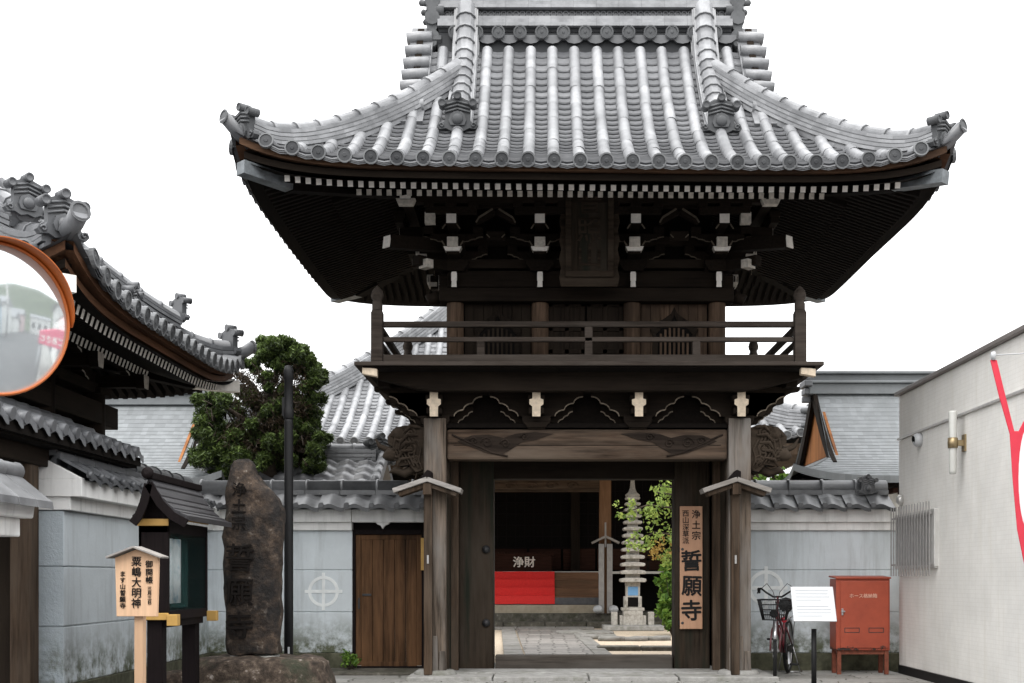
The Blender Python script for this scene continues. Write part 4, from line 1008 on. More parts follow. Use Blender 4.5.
# side door inside its frame
YD = YW+.10
sd = thing('side_door', 'weathered brown wooden plank side door with metal pull in the left plaster wall', 'door', ((389-545)*YD/1280, YD, 0))
fr = MB(); fr.span((-.475, -.06, .03), (-.43, .06, 1.83)); fr.span((.43, -.06, .03), (.475, .06, 1.83)); fr.span((-.43, -.06, 1.765), (.43, .06, 1.83)); fr.span((-.475, -.10, .0), (.475, .08, .05))
fr.build('frame', 'black_wood', sd, bevel=.006)
dl = MB()
for k in range(5): dl.span((-.36+k*.145+.002, -.022-random.uniform(0, .004), .09), (-.36+(k+1)*.145-.002, .02, 1.76))
for x in (-.395, .398): dl.span((x-.034, -.034, .06), (x+.034, .02, 1.764))
dl.span((-.36, -.034, .05), (.364, .02, .11)); dl.span((-.36, -.034, 1.70), (.364, .02, 1.764))
leaf = dl.build('door_leaf', 'door', sd, bevel=.005)
hm = MB(); hm.span((-.40, -.042, .80), (-.375, -.034, .94)); hm.span((-.345, -.034, .965), (-.225, -.028, .995)); hm.build('door_pull', 'dark_metal', leaf, bevel=.003)
MB().span((-.50, -.02, 1.83), (.6, .02, 2.2)).build('head_gap_shade', 'dark_void', sd)  # dark sheet stands in for the shaded gap above the door
MB().span((.425, -.105, 1.30), (.468, -.09, 1.72)).build('name_plate', 'yellow', sd, bevel=.004)
MB().span((-1.0, -.95, -.02), (.95, -.11, .035)).build('door_step', 'mossy', sd, bevel=.015)

rw = thing('plaster_wall', 'blue grey plaster wall with grey wave tile coping right of the gate behind the bicycle', 'wall', (0, 0, 0))
wall_body(rw, 2.45, 4.66, YW, YW+.30)
coping(rw, 2.3, 4.46, YW+.15, 2.085)
emblem(rw, (766-545)*YW/1280, YW, 1.2-(588-578)*YW/1280, .23)
mb = MB(); mb.span((4.12, YW+.0, 2.36), (4.24, YW+.3, 2.52), 0, .5); onigawara(mb, (4.18, YW+.0, 2.30), (0, -1), .36); mb.build('coping_finial', 'tile_mid', rw)

# return wall running towards the camera on the left
rtw = thing('return_wall', 'plaster wall with tile coping running towards the street behind the notice case', 'wall', (-4.48, 11.6, 0), R(90))
# local x runs along +Y (0..5), local y runs along -X
pb = MB(); zs = [.227, .759, 1.304, 1.816]
for k in range(3): pb.span((.0, -.12, zs[k]+.006), (4.99, .25, zs[k+1]-.006))
pb.span((.012, -.105, .1), (4.98, .24, 1.81)); pb.build('plaster_panels', 'wall', rtw, bevel=.006)
eb = MB()
for k in range(3): eb.span((-.012, -.118, zs[k]+.007), (-.001, .25, zs[k+1]-.007))
eb.build('end_panel', 'wall_tex', rtw, bevel=.004)
MB().span((-.01, -.135, -.02), (4.99, .26, .227)).build('plinth', 'plinth', rtw, bevel=.01)
wb = MB(); wb.span((-.03, -.19, 1.816), (4.95, .28, 1.935)); wb.span((-.06, -.30, 1.935), (4.9, .40, 2.09))
wb.prism([(-.30, 2.09), (.40, 2.09), (.40, 2.10), (.12, 2.26), (.0, 2.26), (-.30, 2.10)], (-.06, 0, 0), (0, 1, 0), (0, 0, 1), -.10)
wb.build('cornice_band', 'white', rtw, bevel=.008)
coping(rtw, -.035, 4.55, .055, 2.085, depth=.42, mat='tile_dark')

# ================================================================== RIGHT-HAND MODERN BUILDING
mbld = thing('modern_building', 'cream clad modern building with grey parapet cap at the right of the gate', 'building', (4.48, 0, 0))
XB, YB0, YB1, HB = 0, 8.5, 16.2, 3.50
w = MB(); w.span((0, YB0, .10), (9, YB1, 2.94)); w.span((0.002, YB0, 2.965), (9, YB1, HB)); w.span((.02, YB0+.02, .1), (8.9, YB1-.02, HB-.02))
w.build('wall', 'modern', mbld, bevel=.01)
MB().span((-.025, YB0-.02, 2.94), (-.0, YB1+.01, 2.966)).build('trim_line', 'metal_light', mbld)
MB().span((-.05, YB0-.05, HB), (9.05, YB1+.05, HB+.05)).build('parapet_cap', 'parapet', mbld, bevel=.008)
MB().span((-.012, YB0, -.02), (8.9, YB1-.01, .10)).build('base_strip', 'black_metal', mbld)
def wy(px): return 4.48*1280/(px-545)          # distance along the side wall for a picture column
v = MB(); yv = wy(921); zv = 1.2+(578-440)*yv/1280
v.lathe([(.082, 0), (.082, .05), (.065, .08), (.04, .09)], (0, yv, zv), 18, 0, True, (-1, 0, 0)); v.lathe([(.05, .0), (.05, .012)], (-.082, yv, zv), 12, 1, True, (-1, 0, -.2)); v.build('round_vent', ('white_board', 'dark_void'), mbld)
v = MB(); yv = wy(902.5); zv = 1.2+(578-500)*yv/1280
v.lathe([(.06, 0), (.06, .05), (.04, .07)], (0, yv, zv), 16, 0, True, (-1, 0, 0)); v.build('round_vent', 'metal_light', mbld)
yl = wy(965); l = MB(); z0, z1 = 1.2+(578-474)*yl/1280, 1.2+(578-411)*yl/1280
l.lathe([(.034, z0), (.038, z0+.03), (.044, z1-.02), (.04, z1)], (-.13, yl, 0), 16); lo = l.build('wall_lamp', 'frosted', mbld)
zb = 1.2+(578-443)*yl/1280; l = MB(); l.lathe([(.052, zb-.055), (.055, zb), (.052, zb+.055)], (-.13, yl, 0), 16); l.span((-.10, yl-.02, zb-.03), (-.02, yl+.02, zb+.03)); l.span((-.02, yl-.05, zb-.09), (-.0, yl+.05, zb+.09)); l.build('lamp_bracket', 'brass', lo)
# louvre window with vertical bars standing off the wall
gy0, gy1 = wy(938), wy(900); zt, zbm = 1.2+(578-508)*14.9/1280, 1.2+(578-570)*14.9/1280
gr = MB(); gr.span((-.05, gy0-.02, zbm+.04), (-.0, gy0+.12, zt-.02)); gr.span((-.04, gy0, zbm+.02), (0, gy1+.1, zbm+.06)); gr.span((-.04, gy0, zt-.06), (0, gy1+.1, zt-.02)); wf = gr.build('window', 'metal_light', mbld, bevel=.004)
MB().span((-.03, gy0+.1, zbm+.06), (-.005, gy1+.1, zt-.06)).build('pane', 'metal_grey', wf)
gb_ = MB(); n = 15
for k in range(n):
    y = gy0+.05+(gy1+.05-gy0)*k/(n-1); gb_.box((-.085, y, (zt+zbm)/2), (.012, .016, zt-zbm+.14))
for z in (zbm+.07, zt-.07): gb_.span((-.079, gy0+.03, z-.012), (-.065, gy1+.12, z+.012))
for y in (gy0+.1, gy1+.1): gb_.span((-.079, y-.012, zt-.08), (-.0, y+.012, zt-.06))
gb_.build('window_bars', 'metal_grey', wf)
# street front of that building: pink awning sign over the pavement (seen in the traffic mirror)
aw = thing('awning_sign', 'pink box awning with white kana lettering on the street front of the cream building', 'awning', (6.3, 8.5, 1.75))
MB().prism([(-.0, 0), (-.0, .95), (-.5, .95), (-1.7, .62), (-1.7, 0)], (-1.5, 0, 0), (0, 1, 0), (0, 0, 1), -3.0).build('awning_box', 'pink', aw, bevel=.01)
letters('ごあさと', .40, aw, (-1.506, -.86, .52), 'white_ink', (R(90), 0, R(-90)), vertical=False, bold=.03)
tag(MB().lathe([(.03, 0), (.035, 1.75)], (0, 0, 0), 8).build('awning_post', 'white_board', aw, (-1.4, -1.6, -1.75)))

# red banner hanging off the wall
bn = thing('red_banner', 'pinkish red cloth banner with white round field hanging from a thin white arm', 'banner', (4.14, 11.55, 0))
def bp(x, y, Y=11.55): return ((x-545)*Y/1280-4.14, 1.2+(578-y)*Y/1280)
bm1 = MB()
poly = [bp(*p) for p in ((990.5, 360), (997, 360), (1003, 385), (1014.5, 431), (1019, 431), (1024, 421), (1028, 419), (1033, 424), (1036, 440), (1037, 470), (1037, 520), (1035, 560), (1031, 583), (1027, 578), (1023.5, 559), (1017.5, 530), (1013, 480), (1010, 434), (999, 395))]
bm1.prism(poly, (0, 0, 0), (1, 0, 0), (0, 0, 1), .016); bo = bm1.build('banner_cloth', 'flag_red', bn, bevel=.004)
hp = [bp(1027.5+9*cos(t), 478+50*sin(t)) for t in [2*pi*k/24 for k in range(24)]]
MB().prism(hp, (0, -.004, 0), (1, 0, 0), (0, 0, 1), .024).build('white_field', 'flag_white', bn)
ab = MB(); a_, b_ = bp(993.5, 355), bp(1037, 352.5); ab.tube([(a_[0]-.01, .01, a_[1]), (b_[0], .01, b_[1]), (b_[0]+.02, .01, b_[1])], .006, 6)
ab.lathe([(.022, -.045), (.026, 0), (.018, .03)], (a_[0], .005, a_[1]), 10); ab.tube([(b_[0], .01, b_[1]), (b_[0], .01, -0.02)], .02, 8); ab.build('banner_pole', 'white_board', bn)

# ================================================================== BACKGROUND ROOFS AND HALLS
hall = thing('main_hall', 'large main hall with pale tiled hip roof and red-clothed steps seen through the gate', 'hall', (-.65, 33.5, 0))
hr = Irimoya(hall, 6.95, 6.0, 4.13, .36, .0725, 2.2, .45, 0)
ht = hr.tiles(.30, .085, .15, which=('front', 'left', 'right'), light=(.75, 1), pan=(.35, .75), nseg=5, L=.5)
for sx in (-1, 1):
    mb = MB(); ridge(mb, [(x, y, z+.08) for x, y, z in hr.corner_path(sx, -1, 14, 5.2, .5)], [(.2, .07)]*6, .12, .4); mb.build('corner_ridge', 'tile', ht, fix=False)
    mb = MB(); onigawara(mb, hr.corner_path(sx, -1, 14, 5.2, .5)[0], (sx, -1), .8); mb.build('ridge_end_tile', 'disk', ht)
mb = MB(); ridge(mb, [(-2.2, 0, hr.h(6)), (2.2, 0, hr.h(6))], [(.3, .09)]*7, .16, .45); mb.build('main_ridge', 'tile', ht, fix=False)
mb = MB()
mb.span((-6.7, -5.9, 3.95), (6.7, 5.5, 4.02), 0); mb.span((-6.6, -5.94, 3.86), (6.6, -5.7, 4.10), 0); mb.build('eave_board', 'post_brown', hall)
_before = set(bpy.data.objects)
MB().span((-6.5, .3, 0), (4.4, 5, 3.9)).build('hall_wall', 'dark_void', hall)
lt = MB()
for k in range(-22, 23):
    lt.span((k*.24-.014, .27, 2.0), (k*.24+.014, .29, 3.75))
for z in (2.0, 2.3, 2.6, 2.9, 3.2, 3.5): lt.span((-5.4, .265, z-.012), (5.4, .285, z+.012))
lt.build('lattice', 'black_wood', hall)
for k in range(-6, 7):
    pn = MB(); pn.span((k*.9-.42, .24, 1.42), (k*.9+.42, .29, 1.97))
    for q in range(5): pn.span((k*.9-.42, .225, 1.46+q*.1), (k*.9+.42, .24, 1.52+q*.1))
    pn.build('wainscot_panel', 'hall_red', hall)
for x in (-5.4, -2.75, -.1, 2.6, 5.2): MB().span((x-.12, .15, .5), (x+.12, .3, 3.9)).build('column', 'dark_z', hall, bevel=.01)
for x in (-3.6, .565): MB().span((x-.14, -2.42, .3), (x+.14, -2.14, 3.75)).build('porch_column', 'hall_wood', hall, bevel=.012)
pbm = MB(); pbm.prism([(-4.2, 0), (.42, 0), (.42, .30), (-4.2, .30)], (0, -2.40, 3.30), (1, 0, 0), (0, 0, 1), .22)
for k in range(4):
    cx = -1.75+k*.5
    pbm.tube([(cx+(.17-.012*q)*cos(q*.62), -2.41, 3.44+(.10-.006*q)*sin(q*.62)) for q in range(13)], .02, 5)
pbm.prism([(-2.0, .05), (-1.5, .14), (-.6, .17), (.1, .10), (-.4, .22), (-1.4, .25)], (0, -2.408, 3.30), (1, 0, 0), (0, 0, 1), .01)
pbm.build('porch_beam', 'beam', hall, bevel=.015)
for k in range(4): MB().span((-3.2, -2.0+k*.3, .54), (.45, -1.66+k*.3, .745+k*.20)).build('step', 'step_wood', hall, bevel=.01)
MB().span((-3.0, -2.03, .545), (.44, -2.008, .72)).build('bottom_step_board', 'grey_step', hall)
MB().span((-6.4, -.78, 1.31), (6.4, .3, 1.37)).build('veranda_edge', 'pale_rail', hall)
vr = MB()
for z in (1.65, 1.92): vr.span((1.5, -.75, z), (6, -.69, z+.05))
for k in range(5): vr.span((1.7+k*1.0, -.75, 1.37), (1.77+k*1.0, -.68, 2.05))
vr.build('veranda_railing', 'dark_x', hall)
MB().span((-4.3, -2.3, 0), (.42, .1, .54)).build('step_plinth', 'hall_stone', hall, bevel=.015)
MB().span((-7, -2.55, 0), (7, .2, .345)).build('stone_base', 'mossy', hall, bevel=.02)
for x in (-3.4, -2.4, -1.4, -.4, .6, 1.6, 2.6): MB().span((x-.49, -2.9, 0), (x+.49, -2.57, .15)).build('base_kerb', 'mossy', hall, bevel=.015)
for o_ in set(bpy.data.objects)-_before: o_.location.x += 1.55
# red felt on the steps
rc = MB(); prof = []
xa, xb = -3.1, -.66
P = [];
for k in range(4):
    y = -2.0+k*.3; z0, z1 = (.56 if k == 0 else .745+(k-1)*.20+.012), .745+k*.20+.012
    P += [(y-.035-.01*(k == 0), z0), (y-.04, z1+.006), (y+.255, z1+.006)]
n = len(P); V = []; mx_ = 24
for i in range(mx_+1):
    x = xa+(xb-xa)*i/mx_
    for (y, z) in P: V.append((x, y-.004*abs(sin(i*1.3)), z+.002*sin(i*.9)))
rc.add(V, [(i*n+j, (i+1)*n+j, (i+1)*n+j+1, i*n+j+1) for i in range(mx_) for j in range(n-1)], 0)
rco = rc.build('red_felt', 'red_cloth', None, (.9, 33.5, 0), fix=False)
tag(rco, 'bright red felt cloth laid over the steps of the main hall', 'cloth')
so = rco.modifiers.new('thick', 'SOLIDIFY'); so.thickness = .012
# offertory box
ob = thing('offertory_box', 'dark wooden offertory box with white lettering above the red steps', 'box', (-.575, 32.95, 1.37))
q = MB(); q.span((-.75, -.20, 0), (.75, .22, .42)); q.span((-.8, -.23, .40), (.8, .26, .46))
for k in range(9): q.span((-.7+k*.16, -.2, .46), (-.62+k*.16, .2, .49))
q.build('box_body', 'hall_red', ob, bevel=.01)
cw_ = letters('浄財', .29, ob, (0.04, -.21, .37), 'white_ink', vertical=False, bold=.02)

# slate roofed halls either side, behind the wall
def slate_hall(name, label, cx, cy, A_, B_, z0, wall=True):
    t = thing(name, label, 'building', (cx, cy, 0))
    r = Irimoya(t, A_, B_, z0, .36, .20, A_-.75, .18, 0, 7); mb = MB()
    for nm, (T, W, rz) in r.sides().items():
        hi = (lambda x: (B_-.05) if abs(x) <= A_-.72 else max(0, A_-abs(x))) if nm in ('front', 'back') else (lambda x: max(0, min(.78, B_-abs(x))))
        cs = .075; k = 0
        while k*cs < B_:
            P = []; n = 64
            for i in range(n+1):
                x = -T+2*T*i/n; top = hi(x)
                for d, l in ((k*cs, .0 if k else -.10), (k*cs, .007), ((k+1)*cs+.004, 0)):
                    d = min(d, top); P.append(W(x, d, r.Z(W)(x, d)+l))
            mb.add(P, [(3*i+j, 3*i+3+j, 3*i+4+j, 3*i+1+j) for i in range(n) for j in range(2)], 0, False, [random.uniform(.2, .9) for _ in range(2*n)]); k += 1
    ro = mb.build('roof', 'slate', t, fix=False)
    zt = r.h(B_)
    q = MB(); q.span((-A_+.62, -.17, zt-.12), (A_-.62, .17, zt+.05)); q.span((-A_+.60, -.22, zt+.05), (A_-.60, .22, zt+.09)); q.span((-A_+.55, -.13, zt+.09), (A_-.55, .13, zt+.20)); q.span((-A_+.5, -.2, zt+.20), (A_-.5, .2, zt+.245)); q.build('ridge', 'slate', ro, bevel=.01)
    for sx in (-1, 1):
        q = MB()
        for k, (a, b) in enumerate(((.18, .12), (.25, .10), (.2, .1), (.14, .1))): q.box((sx*(A_-.60), 0, zt+.17-k*.12), (.10+.03*(k % 2), a*2-.05*k, b))
        q.build('ridge_end', 'tile_dark', ro, bevel=.015)
        hw = B_-.70; q = MB(); q.prism([(-hw, r.h(.70)), (hw, r.h(.70)), (0, zt-.1)], (sx*(A_-.82), 0, 0), (0, 1, 0), (0, 0, 1), .04, 0)
        for k in range(-8, 9): q.span((sx*(A_-.80)-.012, k*.16-.02, r.h(.7)), (sx*(A_-.80)+.012, k*.16+.02, max(r.h(.7)+.01, r.h(max(.7, B_-abs(k)*.16-.02))-.2)))
        q.build('gable', 'orange_wood', t)
        q = MB()
        for sy in (-1, 1): q.sweep([(sx*(A_-.72), sy*(B_-d), r.h(d)-.07) for d in [.55+i*(B_-.55)/10 for i in range(11)]], [(-.03, -.08), (.03, -.08), (.03, .08), (-.03, .08)], 0)
        q.build('barge_board', 'dark_y', t)
    MB().span((-A_+.55, -B_+.55, 0), (A_-.55, B_-.55, z0+.2)).build('hall_wall', 'white', t)
    q = MB()
    q.span((-A_+.1, -B_+.1, z0-.16), (A_-.1, B_-.1, z0-.04)); q.build('eave_soffit', 'soffit', t)
    q = MB(); k = 0
    for k in range(int((2*A_-.5)/.17)): q.span((-A_+.3+k*.17, -B_+.16, z0-.23), (-A_+.37+k*.17, -B_+.6, z0-.16))
    for sx in (-1, 1):
        for k in range(int((2*B_-.5)/.17)): q.span((sx*(A_-.2)-.05, -B_+.3+k*.17, z0-.23), (sx*(A_-.2)+.05, -B_+.37+k*.17, z0-.16))
    tag(q.build('rafter_rows', 'hall_red', t), kind='stuff')
    return t
slate_hall('slate_roof_hall', 'low hall with grey slate roof and orange wood gable beside the cream building', 6.6, 20.6, 3.0, 2.05, 2.68)
slate_hall('slate_roof_hall', 'low hall with grey slate roof and orange wood gable left of the pine tree', -7.55, 21.0, 2.75, 2.0, 2.62)

# small tiled outbuilding between the tree and the gate
sm = thing('tiled_outbuilding', 'small outbuilding with wave tiled roof and ridge-end ornament behind the left wall', 'building', (-3.55, 20.2, .30))
def wave_roof(parent, x0, x1, slopes, sp=.3, course=.30, name='roof', mat='tile', step=.045, tone=(.3, 1)):
    """slopes: list of (y_eave, z_eave, y_ridge, z_ridge)"""
    mb = MB(); n = max(1, round((x1-x0)/sp)); sp = (x1-x0)/n
    for ye, ze, yr, zr in slopes:
        L = sqrt((yr-ye)**2+(zr-ze)**2); k = max(1, round(L/course))
        for c in range(k):
            f0, f1 = c/k, min(1, (c+1)/k+.03)
            for i in range(n):
                P = []
                for f, l in ((f0, -.03), (f0, step), (f1, 0)):
                    for j in range(8):
                        t = j/7; s = .032*sin(2*pi*t-1.0)+(.025*(.22-t)/.22 if t < .22 else 0); P.append((x0+(i+t*1.02)*sp, ye+(yr-ye)*f, ze+(zr-ze)*f+s+l))
                mb.add(P, [(j, j+1, 9+j, 8+j) for j in range(7)]+[(8+j, 9+j, 17+j, 16+j) for j in range(7)], 0, True, random.uniform(*tone))
        for i in range(n):
            e = 1 if yr > ye else -1
            mb.tube([(x0+(i+.12)*sp, ye-e*.02, ze+.035), (x0+(i+.12)*sp, ye+e*.06, ze+.05)], .055, 10, 0, True, random.uniform(*tone))
    return mb.build(name, mat, parent, fix=False)
o = wave_roof(sm, -2.1, .95, [(-1.0, 2.25, 0, 2.78), (1.0, 2.25, 0, 2.78)], step=.06)
mb = MB(); ridge(mb, [(-2.1, 0, 2.80), (.9, 0, 2.80)], [(.16, .06)]*4, .10, .4); mb.build('ridge', 'tile', o, fix=False)
mb = MB(); onigawara(mb, (.93, 0, 2.70), (.75, -1), .72); mb.build('ridge_end_tile', 'disk', o)
q = MB()
for sy in (-1, 1):
    for k in range(4):
        a, b = Vector((1.0, sy*(.02+.25*k), 2.79-.13*k)), Vector((1.0, sy*(.27+.25*k), 2.66-.13*k)); q.bar(a, b, .13, .15, 0, random.uniform(.1, .5)); up_ = Vector((0, 0, .07))
        q.tube([a+up_, b+up_, b+up_], [.06, .068, .068], 10, 0, True, random.uniform(.2, .8))
q.build('verge_tiles', 'tile', o)
MB().prism([(-.85, 0), (.85, 0), (.85, 2.32), (0, 2.72), (-.85, 2.32)], (.75, 0, 0), (0, 1, 0), (0, 0, 1), 2.6).build('outbuilding_wall', 'dark_z', sm)

# ---- big roofed gate hall at far left
lh = thing('side_hall', 'timber hall with curved grey tiled eaves and white-tipped rafters at the left', 'hall', (-6.45, 13.15, 0), R(90))
# local x = +Y (ridge direction), local y = -X ; the visible eave is the 'front' side (local -y = +X)
A2, B2 = 2.95, 2.72
lr = Irimoya(lh, A2, B2, 3.64, .36, .175, 1.5, .40, 0, 5)
lt_ = lr.tiles(.27, .074, .115, mats=('tile_dark', 'disk'), light=(.35, 1), pan=(.1, .5))
for sx in (-1, 1):
    for sy in (-1, 1):
        pts = [(x, y, z+.06) for x, y, z in lr.corner_path(sx, sy, 14, 1.9, .2)]
        mb = MB(); ridge(mb, pts, [(.15, .06), (.165, .05), (.155, .05), (.145, .05)], .085, .28); mb.build('corner_ridge', 'tile_dark', lt_, fix=False)
        mb = MB(); onigawara(mb, pts[0], (sx, sy), .56); mb.build('ridge_end_tile', 'tile_dark', lt_)
        up_pts = [(x, y, z+.24) for x, y, z in pts[4:]]
        mb = MB(); ridge(mb, up_pts, [(.125, .05), (.135, .045), (.125, .045)], .08, .28); mb.build('upper_corner_ridge', 'tile_dark', lt_, fix=False)
        mb = MB(); onigawara(mb, up_pts[0], (sx, sy), .50); mb.build('ridge_end_tile', 'tile_dark', lt_)
        mb = MB(); dn = Vector((sx, sy, 0)).normalized(); x, y = sx*A2, sy*B2; p0 = Vector((x, y, lr.h(0)+lr.up(x, y)+.07))+dn*.05
        mb.tube([p0-dn*.22+Vector((0, 0, -.12)), p0-dn*.1+Vector((0, 0, -.07)), p0], .075, 12, 0, True, .8); mb.lathe([(.08, 0), (.088, .015), (.066, .018), (.06, .004), (.02, .006)], p0, 14, 1, False, dn+Vector((0, 0, .2)), .7); mb.build('corner_tile', ('tile_dark', 'disk'), lt_)
        pts = [(sx*1.25, sy*(B2-d), lr.h(d)+.06) for d in [.95+(B2-.3-.95)*i/8 for i in range(9)]]
        mb = MB(); ridge(mb, pts, [(.15, .05)]*3, .1, .24); mb.build('descending_ridge', 'tile_dark', lt_, fix=False)
        mb = MB(); onigawara(mb, (pts[0][0], pts[0][1]+sy*.02, pts[0][2]-.04), (0, sy), .55); mb.build('ridge_end_tile', 'tile_dark', lt_)
mb = MB(); ridge(mb, [(-1.5, 0, lr.h(B2)), (1.5, 0, lr.h(B2))], [(.2, .07)]*5, .12, .3); mb.build('main_ridge', 'tile_dark', lt_, fix=False)
for sx in (-1, 1):
    mb = MB(); hw = B2-1.45; mb.prism([(-hw, lr.h(1.4)), (hw, lr.h(1.4)), (0, lr.h(B2)-.1)], (sx*1.4, 0, 0), (0, 1, 0), (0, 0, 1), .05); mb.build('gable_board', 'dark_x', lt_)
lr.eaves((1.45, 1.45), ('front',), .115, .06, .085, ('fascia_y', 'fascia_y'), True, ('cream', 'cream'), 'cream')
MB().span((-1.55, -1.2, 0), (1.55, 1.2, 3.9)).build('hall_wall', 'soffit', lh)
for x in (-1.5, 0, 1.5): MB().lathe([(.14, 0), (.14, 3.3)], (x, -1.27, 0), 16).build('column', 'dark_z', lh)
q = MB(); q.span((-2.0, -1.40, 2.95), (2.0, -1.15, 3.2)); q.span((-1.9, -1.36, 3.3), (1.9, -1.16, 3.42)); q.build('head_beam', 'dark_x', lh, bevel=.01)
bb = None
for x in (-1.5, 0, 1.5):
    if bb is None:
        m_ = MB()
        m_.box((0, 0, .05), (.2, .2, .1)); m_.box((0, 0, .13), (.32, .3, .07)); m_.box((0, -.25, .24), (.14, .7, .13))
        for sx in (-1, 1): arm(m_, 0, -.06, sx, .18, .5, .16, .30, .35, .12); arm(m_, 0, -.46, sx, .12, .42, .3, .40, .45, .1)
        m_.prism([(-.07, .0), (.07, .0), (.09, .08), (.09, .16), (-.09, .16), (-.09, .08)], (0, -.62, .16), (1, 0, 0), (0, 0, 1), .1, 0, 1)
        bb = m_.build('bracket', ('dark_y', 'cream_dim', 'cream'), lh, (x, -1.27, 3.2), bevel=.006)
    else: copy_obj(bb, lh, (x, -1.27, 3.2))

# ---- lower tiled wing with doorway in front of it
wg = thing('roofed_doorway', 'dark timber doorway under a low grey tiled roof at the left edge', 'doorway', (-4.98, 11.0, 0), R(90))
o = wave_roof(wg, -1.7, 2.55, [(-.73, 2.475, .45, 3.0), (1.6, 2.5, .45, 3.0)], .285, .26, mat='tile_dark', tone=(.3, 1))
mb = MB(); ridge(mb, [(-1.7, .45, 3.0), (2.5, .45, 3.0)], [(.14, .06)]*2, .09, .35); mb.build('ridge', 'tile_dark', o, fix=False)
q = MB(); q.span((-1.7, -.66, 2.36), (2.55, 1.5, 2.43)); q.span((-1.7, -.70, 2.38), (2.55, -.62, 2.47)); q.build('eave_board', 'soffit', wg)
q = MB(); q.span((-1.6, -.5, 2.2), (2.45, -.36, 2.36)); q.build('head_beam', 'dark_x', wg, bevel=.01)
MB().span((-.11, -.09, 0), (.11, .09, 2.36)).build('pillar', 'post_brown', wg, (.30, -.385, 0), bevel=.02)
MB().span((-.09, -.09, 0), (.09, .09, 2.36)).build('pillar', 'dark_z', wg, (2.3, .3, 0), bevel=.02)
q = MB()
for k in range(9): q.span((.35, -.26+k*.15+.003, .1), (.42, -.26+(k+1)*.15-.003, 2.3))
q.build('door_leaf', 'dark_z', wg, bevel=.004)
# ---- nearest plaster wall end with tile cap, far left
pe = thing('capped_wall_end', 'white plaster wall end with round ridge tile cap at the extreme left', 'wall', (-3.73, 9.0, -.26), R(90))
q = MB(); q.span((-3.0, .12, 0), (0, .42, 1.75)); q.span((-3, -.03, 1.75), (.03, .5, 1.88)); q.prism([(-.115, 1.88), (.6, 1.88), (.55, 2.06), (.22, 2.16), (-.0, 2.10), (-.13, 2.0)], (.05, 0, 0), (0, 1, 0), (0, 0, 1), 3.05); q.build('plaster', 'white', pe, bevel=.012)
q = MB()
q.bar((-1.4, -.06, 2.10), (.09, -.06, 2.10), .36, .04, 0); q = MB()
for k in range(10):
    a = .09-k*.3; q.prism([(-.245, 1.945), (-.235, 2.0), (.02, 2.205), (.05, 2.16)], (a, 0, 0), (0, 1, 0), (0, 0, 1), -.0+.29, 0, None, random.uniform(.4, .9))
    q.tube([(a-.285, .03, 2.215), (a-.04, .03, 2.215), (a, .03, 2.215)], [.062, .062, .07], 12, 0, True, random.uniform(.4, .9))
q.build('tile_cap', 'tile_mid', pe, bevel=.004)
# ================================================================== FORECOURT OBJECTS
def displace_noise(o, strength, size, seed=0, sub=0):
    import mathutils
    for v in o.data.vertices:
        p = v.co; n = mathutils.noise.noise_vector((p+Vector((seed, seed*2, seed*3)))/size); n2 = mathutils.noise.noise_vector((p+Vector((seed, 0, 0)))/(size*.35))
        v.co = p+Vector(n)*strength+Vector(n2)*strength*.4
def blobby(rings, n=28, m=0):   # rings: list of (z, polygon radius function or [(x,y)..])
    mb = MB(); P = []
    for z, pts in rings: P += [(a, b, z) for a, b in pts]
    k = len(rings)
    mb.add(P, [(i*n+j, i*n+(j+1) % n, (i+1)*n+(j+1) % n, (i+1)*n+j) for i in range(k-1) for j in range(n)]+[tuple(range(n))[::-1], tuple(range((k-1)*n, k*n))], m, True)
    return mb
def superellipse(cx, cy, rx, ry, n=28, e=3.2):
    out = []
    for j in range(n):
        t = 2*pi*j/n; c, s = cos(t), sin(t)
        out.append((cx+rx*abs(c)**(2/e)*(1 if c > 0 else -1), cy+ry*abs(s)**(2/e)*(1 if s > 0 else -1)))
    return out
YM = 12.8
def mx_(px, Y=YM): return (px-545)*Y/1280
def mz_(py, Y=YM): return 1.2+(578-py)*Y/1280
# base rock (its visible front and top)
rk = blobby([(z, superellipse(jit(.015), jit(.015), rx, ry, 28, 3.4)) for z, rx, ry in ((-.02, .70, .45), (.06, .71, .46), (.14, .70, .455), (.22, .69, .45), (.30, .67, .44), (.36, .65, .42), (.40, .60, .38), (.415, .45, .28), (.42, .2, .12))])
ro = rk.build('base_rock', 'rock', None, (mx_(262), YM, 0)); displace_noise(ro, .035, .22, 3); tag(ro, 'rough brown boulder lying beneath the inscribed stone monument', 'rock')
mono = thing('stone_monument', 'tall dark natural stone monument engraved with large characters, standing on a boulder', 'monument', (mx_(253), YM, .40))
prof = [(655, 231, 279), (650, 228, 280), (620, 227, 281), (590, 226, 281), (565, 225, 282), (545, 225, 283), (525, 226, 284.5), (510, 226.5, 283), (500, 227, 278), (492, 227.5, 272), (484, 228, 264), (476, 229.5, 259), (468, 231, 256), (463, 234, 252), (460.5, 240, 248)]
rings = []
for py, a, b in prof:
    xa, xb = mx_(a)-mx_(253), mx_(b)-mx_(253); rings.append((mz_(py)-.40+.015, superellipse((xa+xb)/2, 0, (xb-xa)/2, min(.19, (xb-xa)/2*.8)*(.9 if py > 470 else .7), 36, 3.6)))
fine = []
for (z0, p0), (z1, p1) in zip(rings[:-1], rings[1:]):
    for k in range(4):
        f = k/4; fine.append((z0+(z1-z0)*f, [(a[0]+(b[0]-a[0])*f, a[1]+(b[1]-a[1])*f) for a, b in zip(p0, p1)]))
fine.append(rings[-1])
so_ = blobby(fine, 36).build('stone', 'monolith', mono); displace_noise(so_, .026, .16, 11)
letters('誓願寺', .29, mono, (mx_(244)-mx_(253), -.186, 1.13), 'stone_ink', bold=.006, depth=.012, space=1.15)
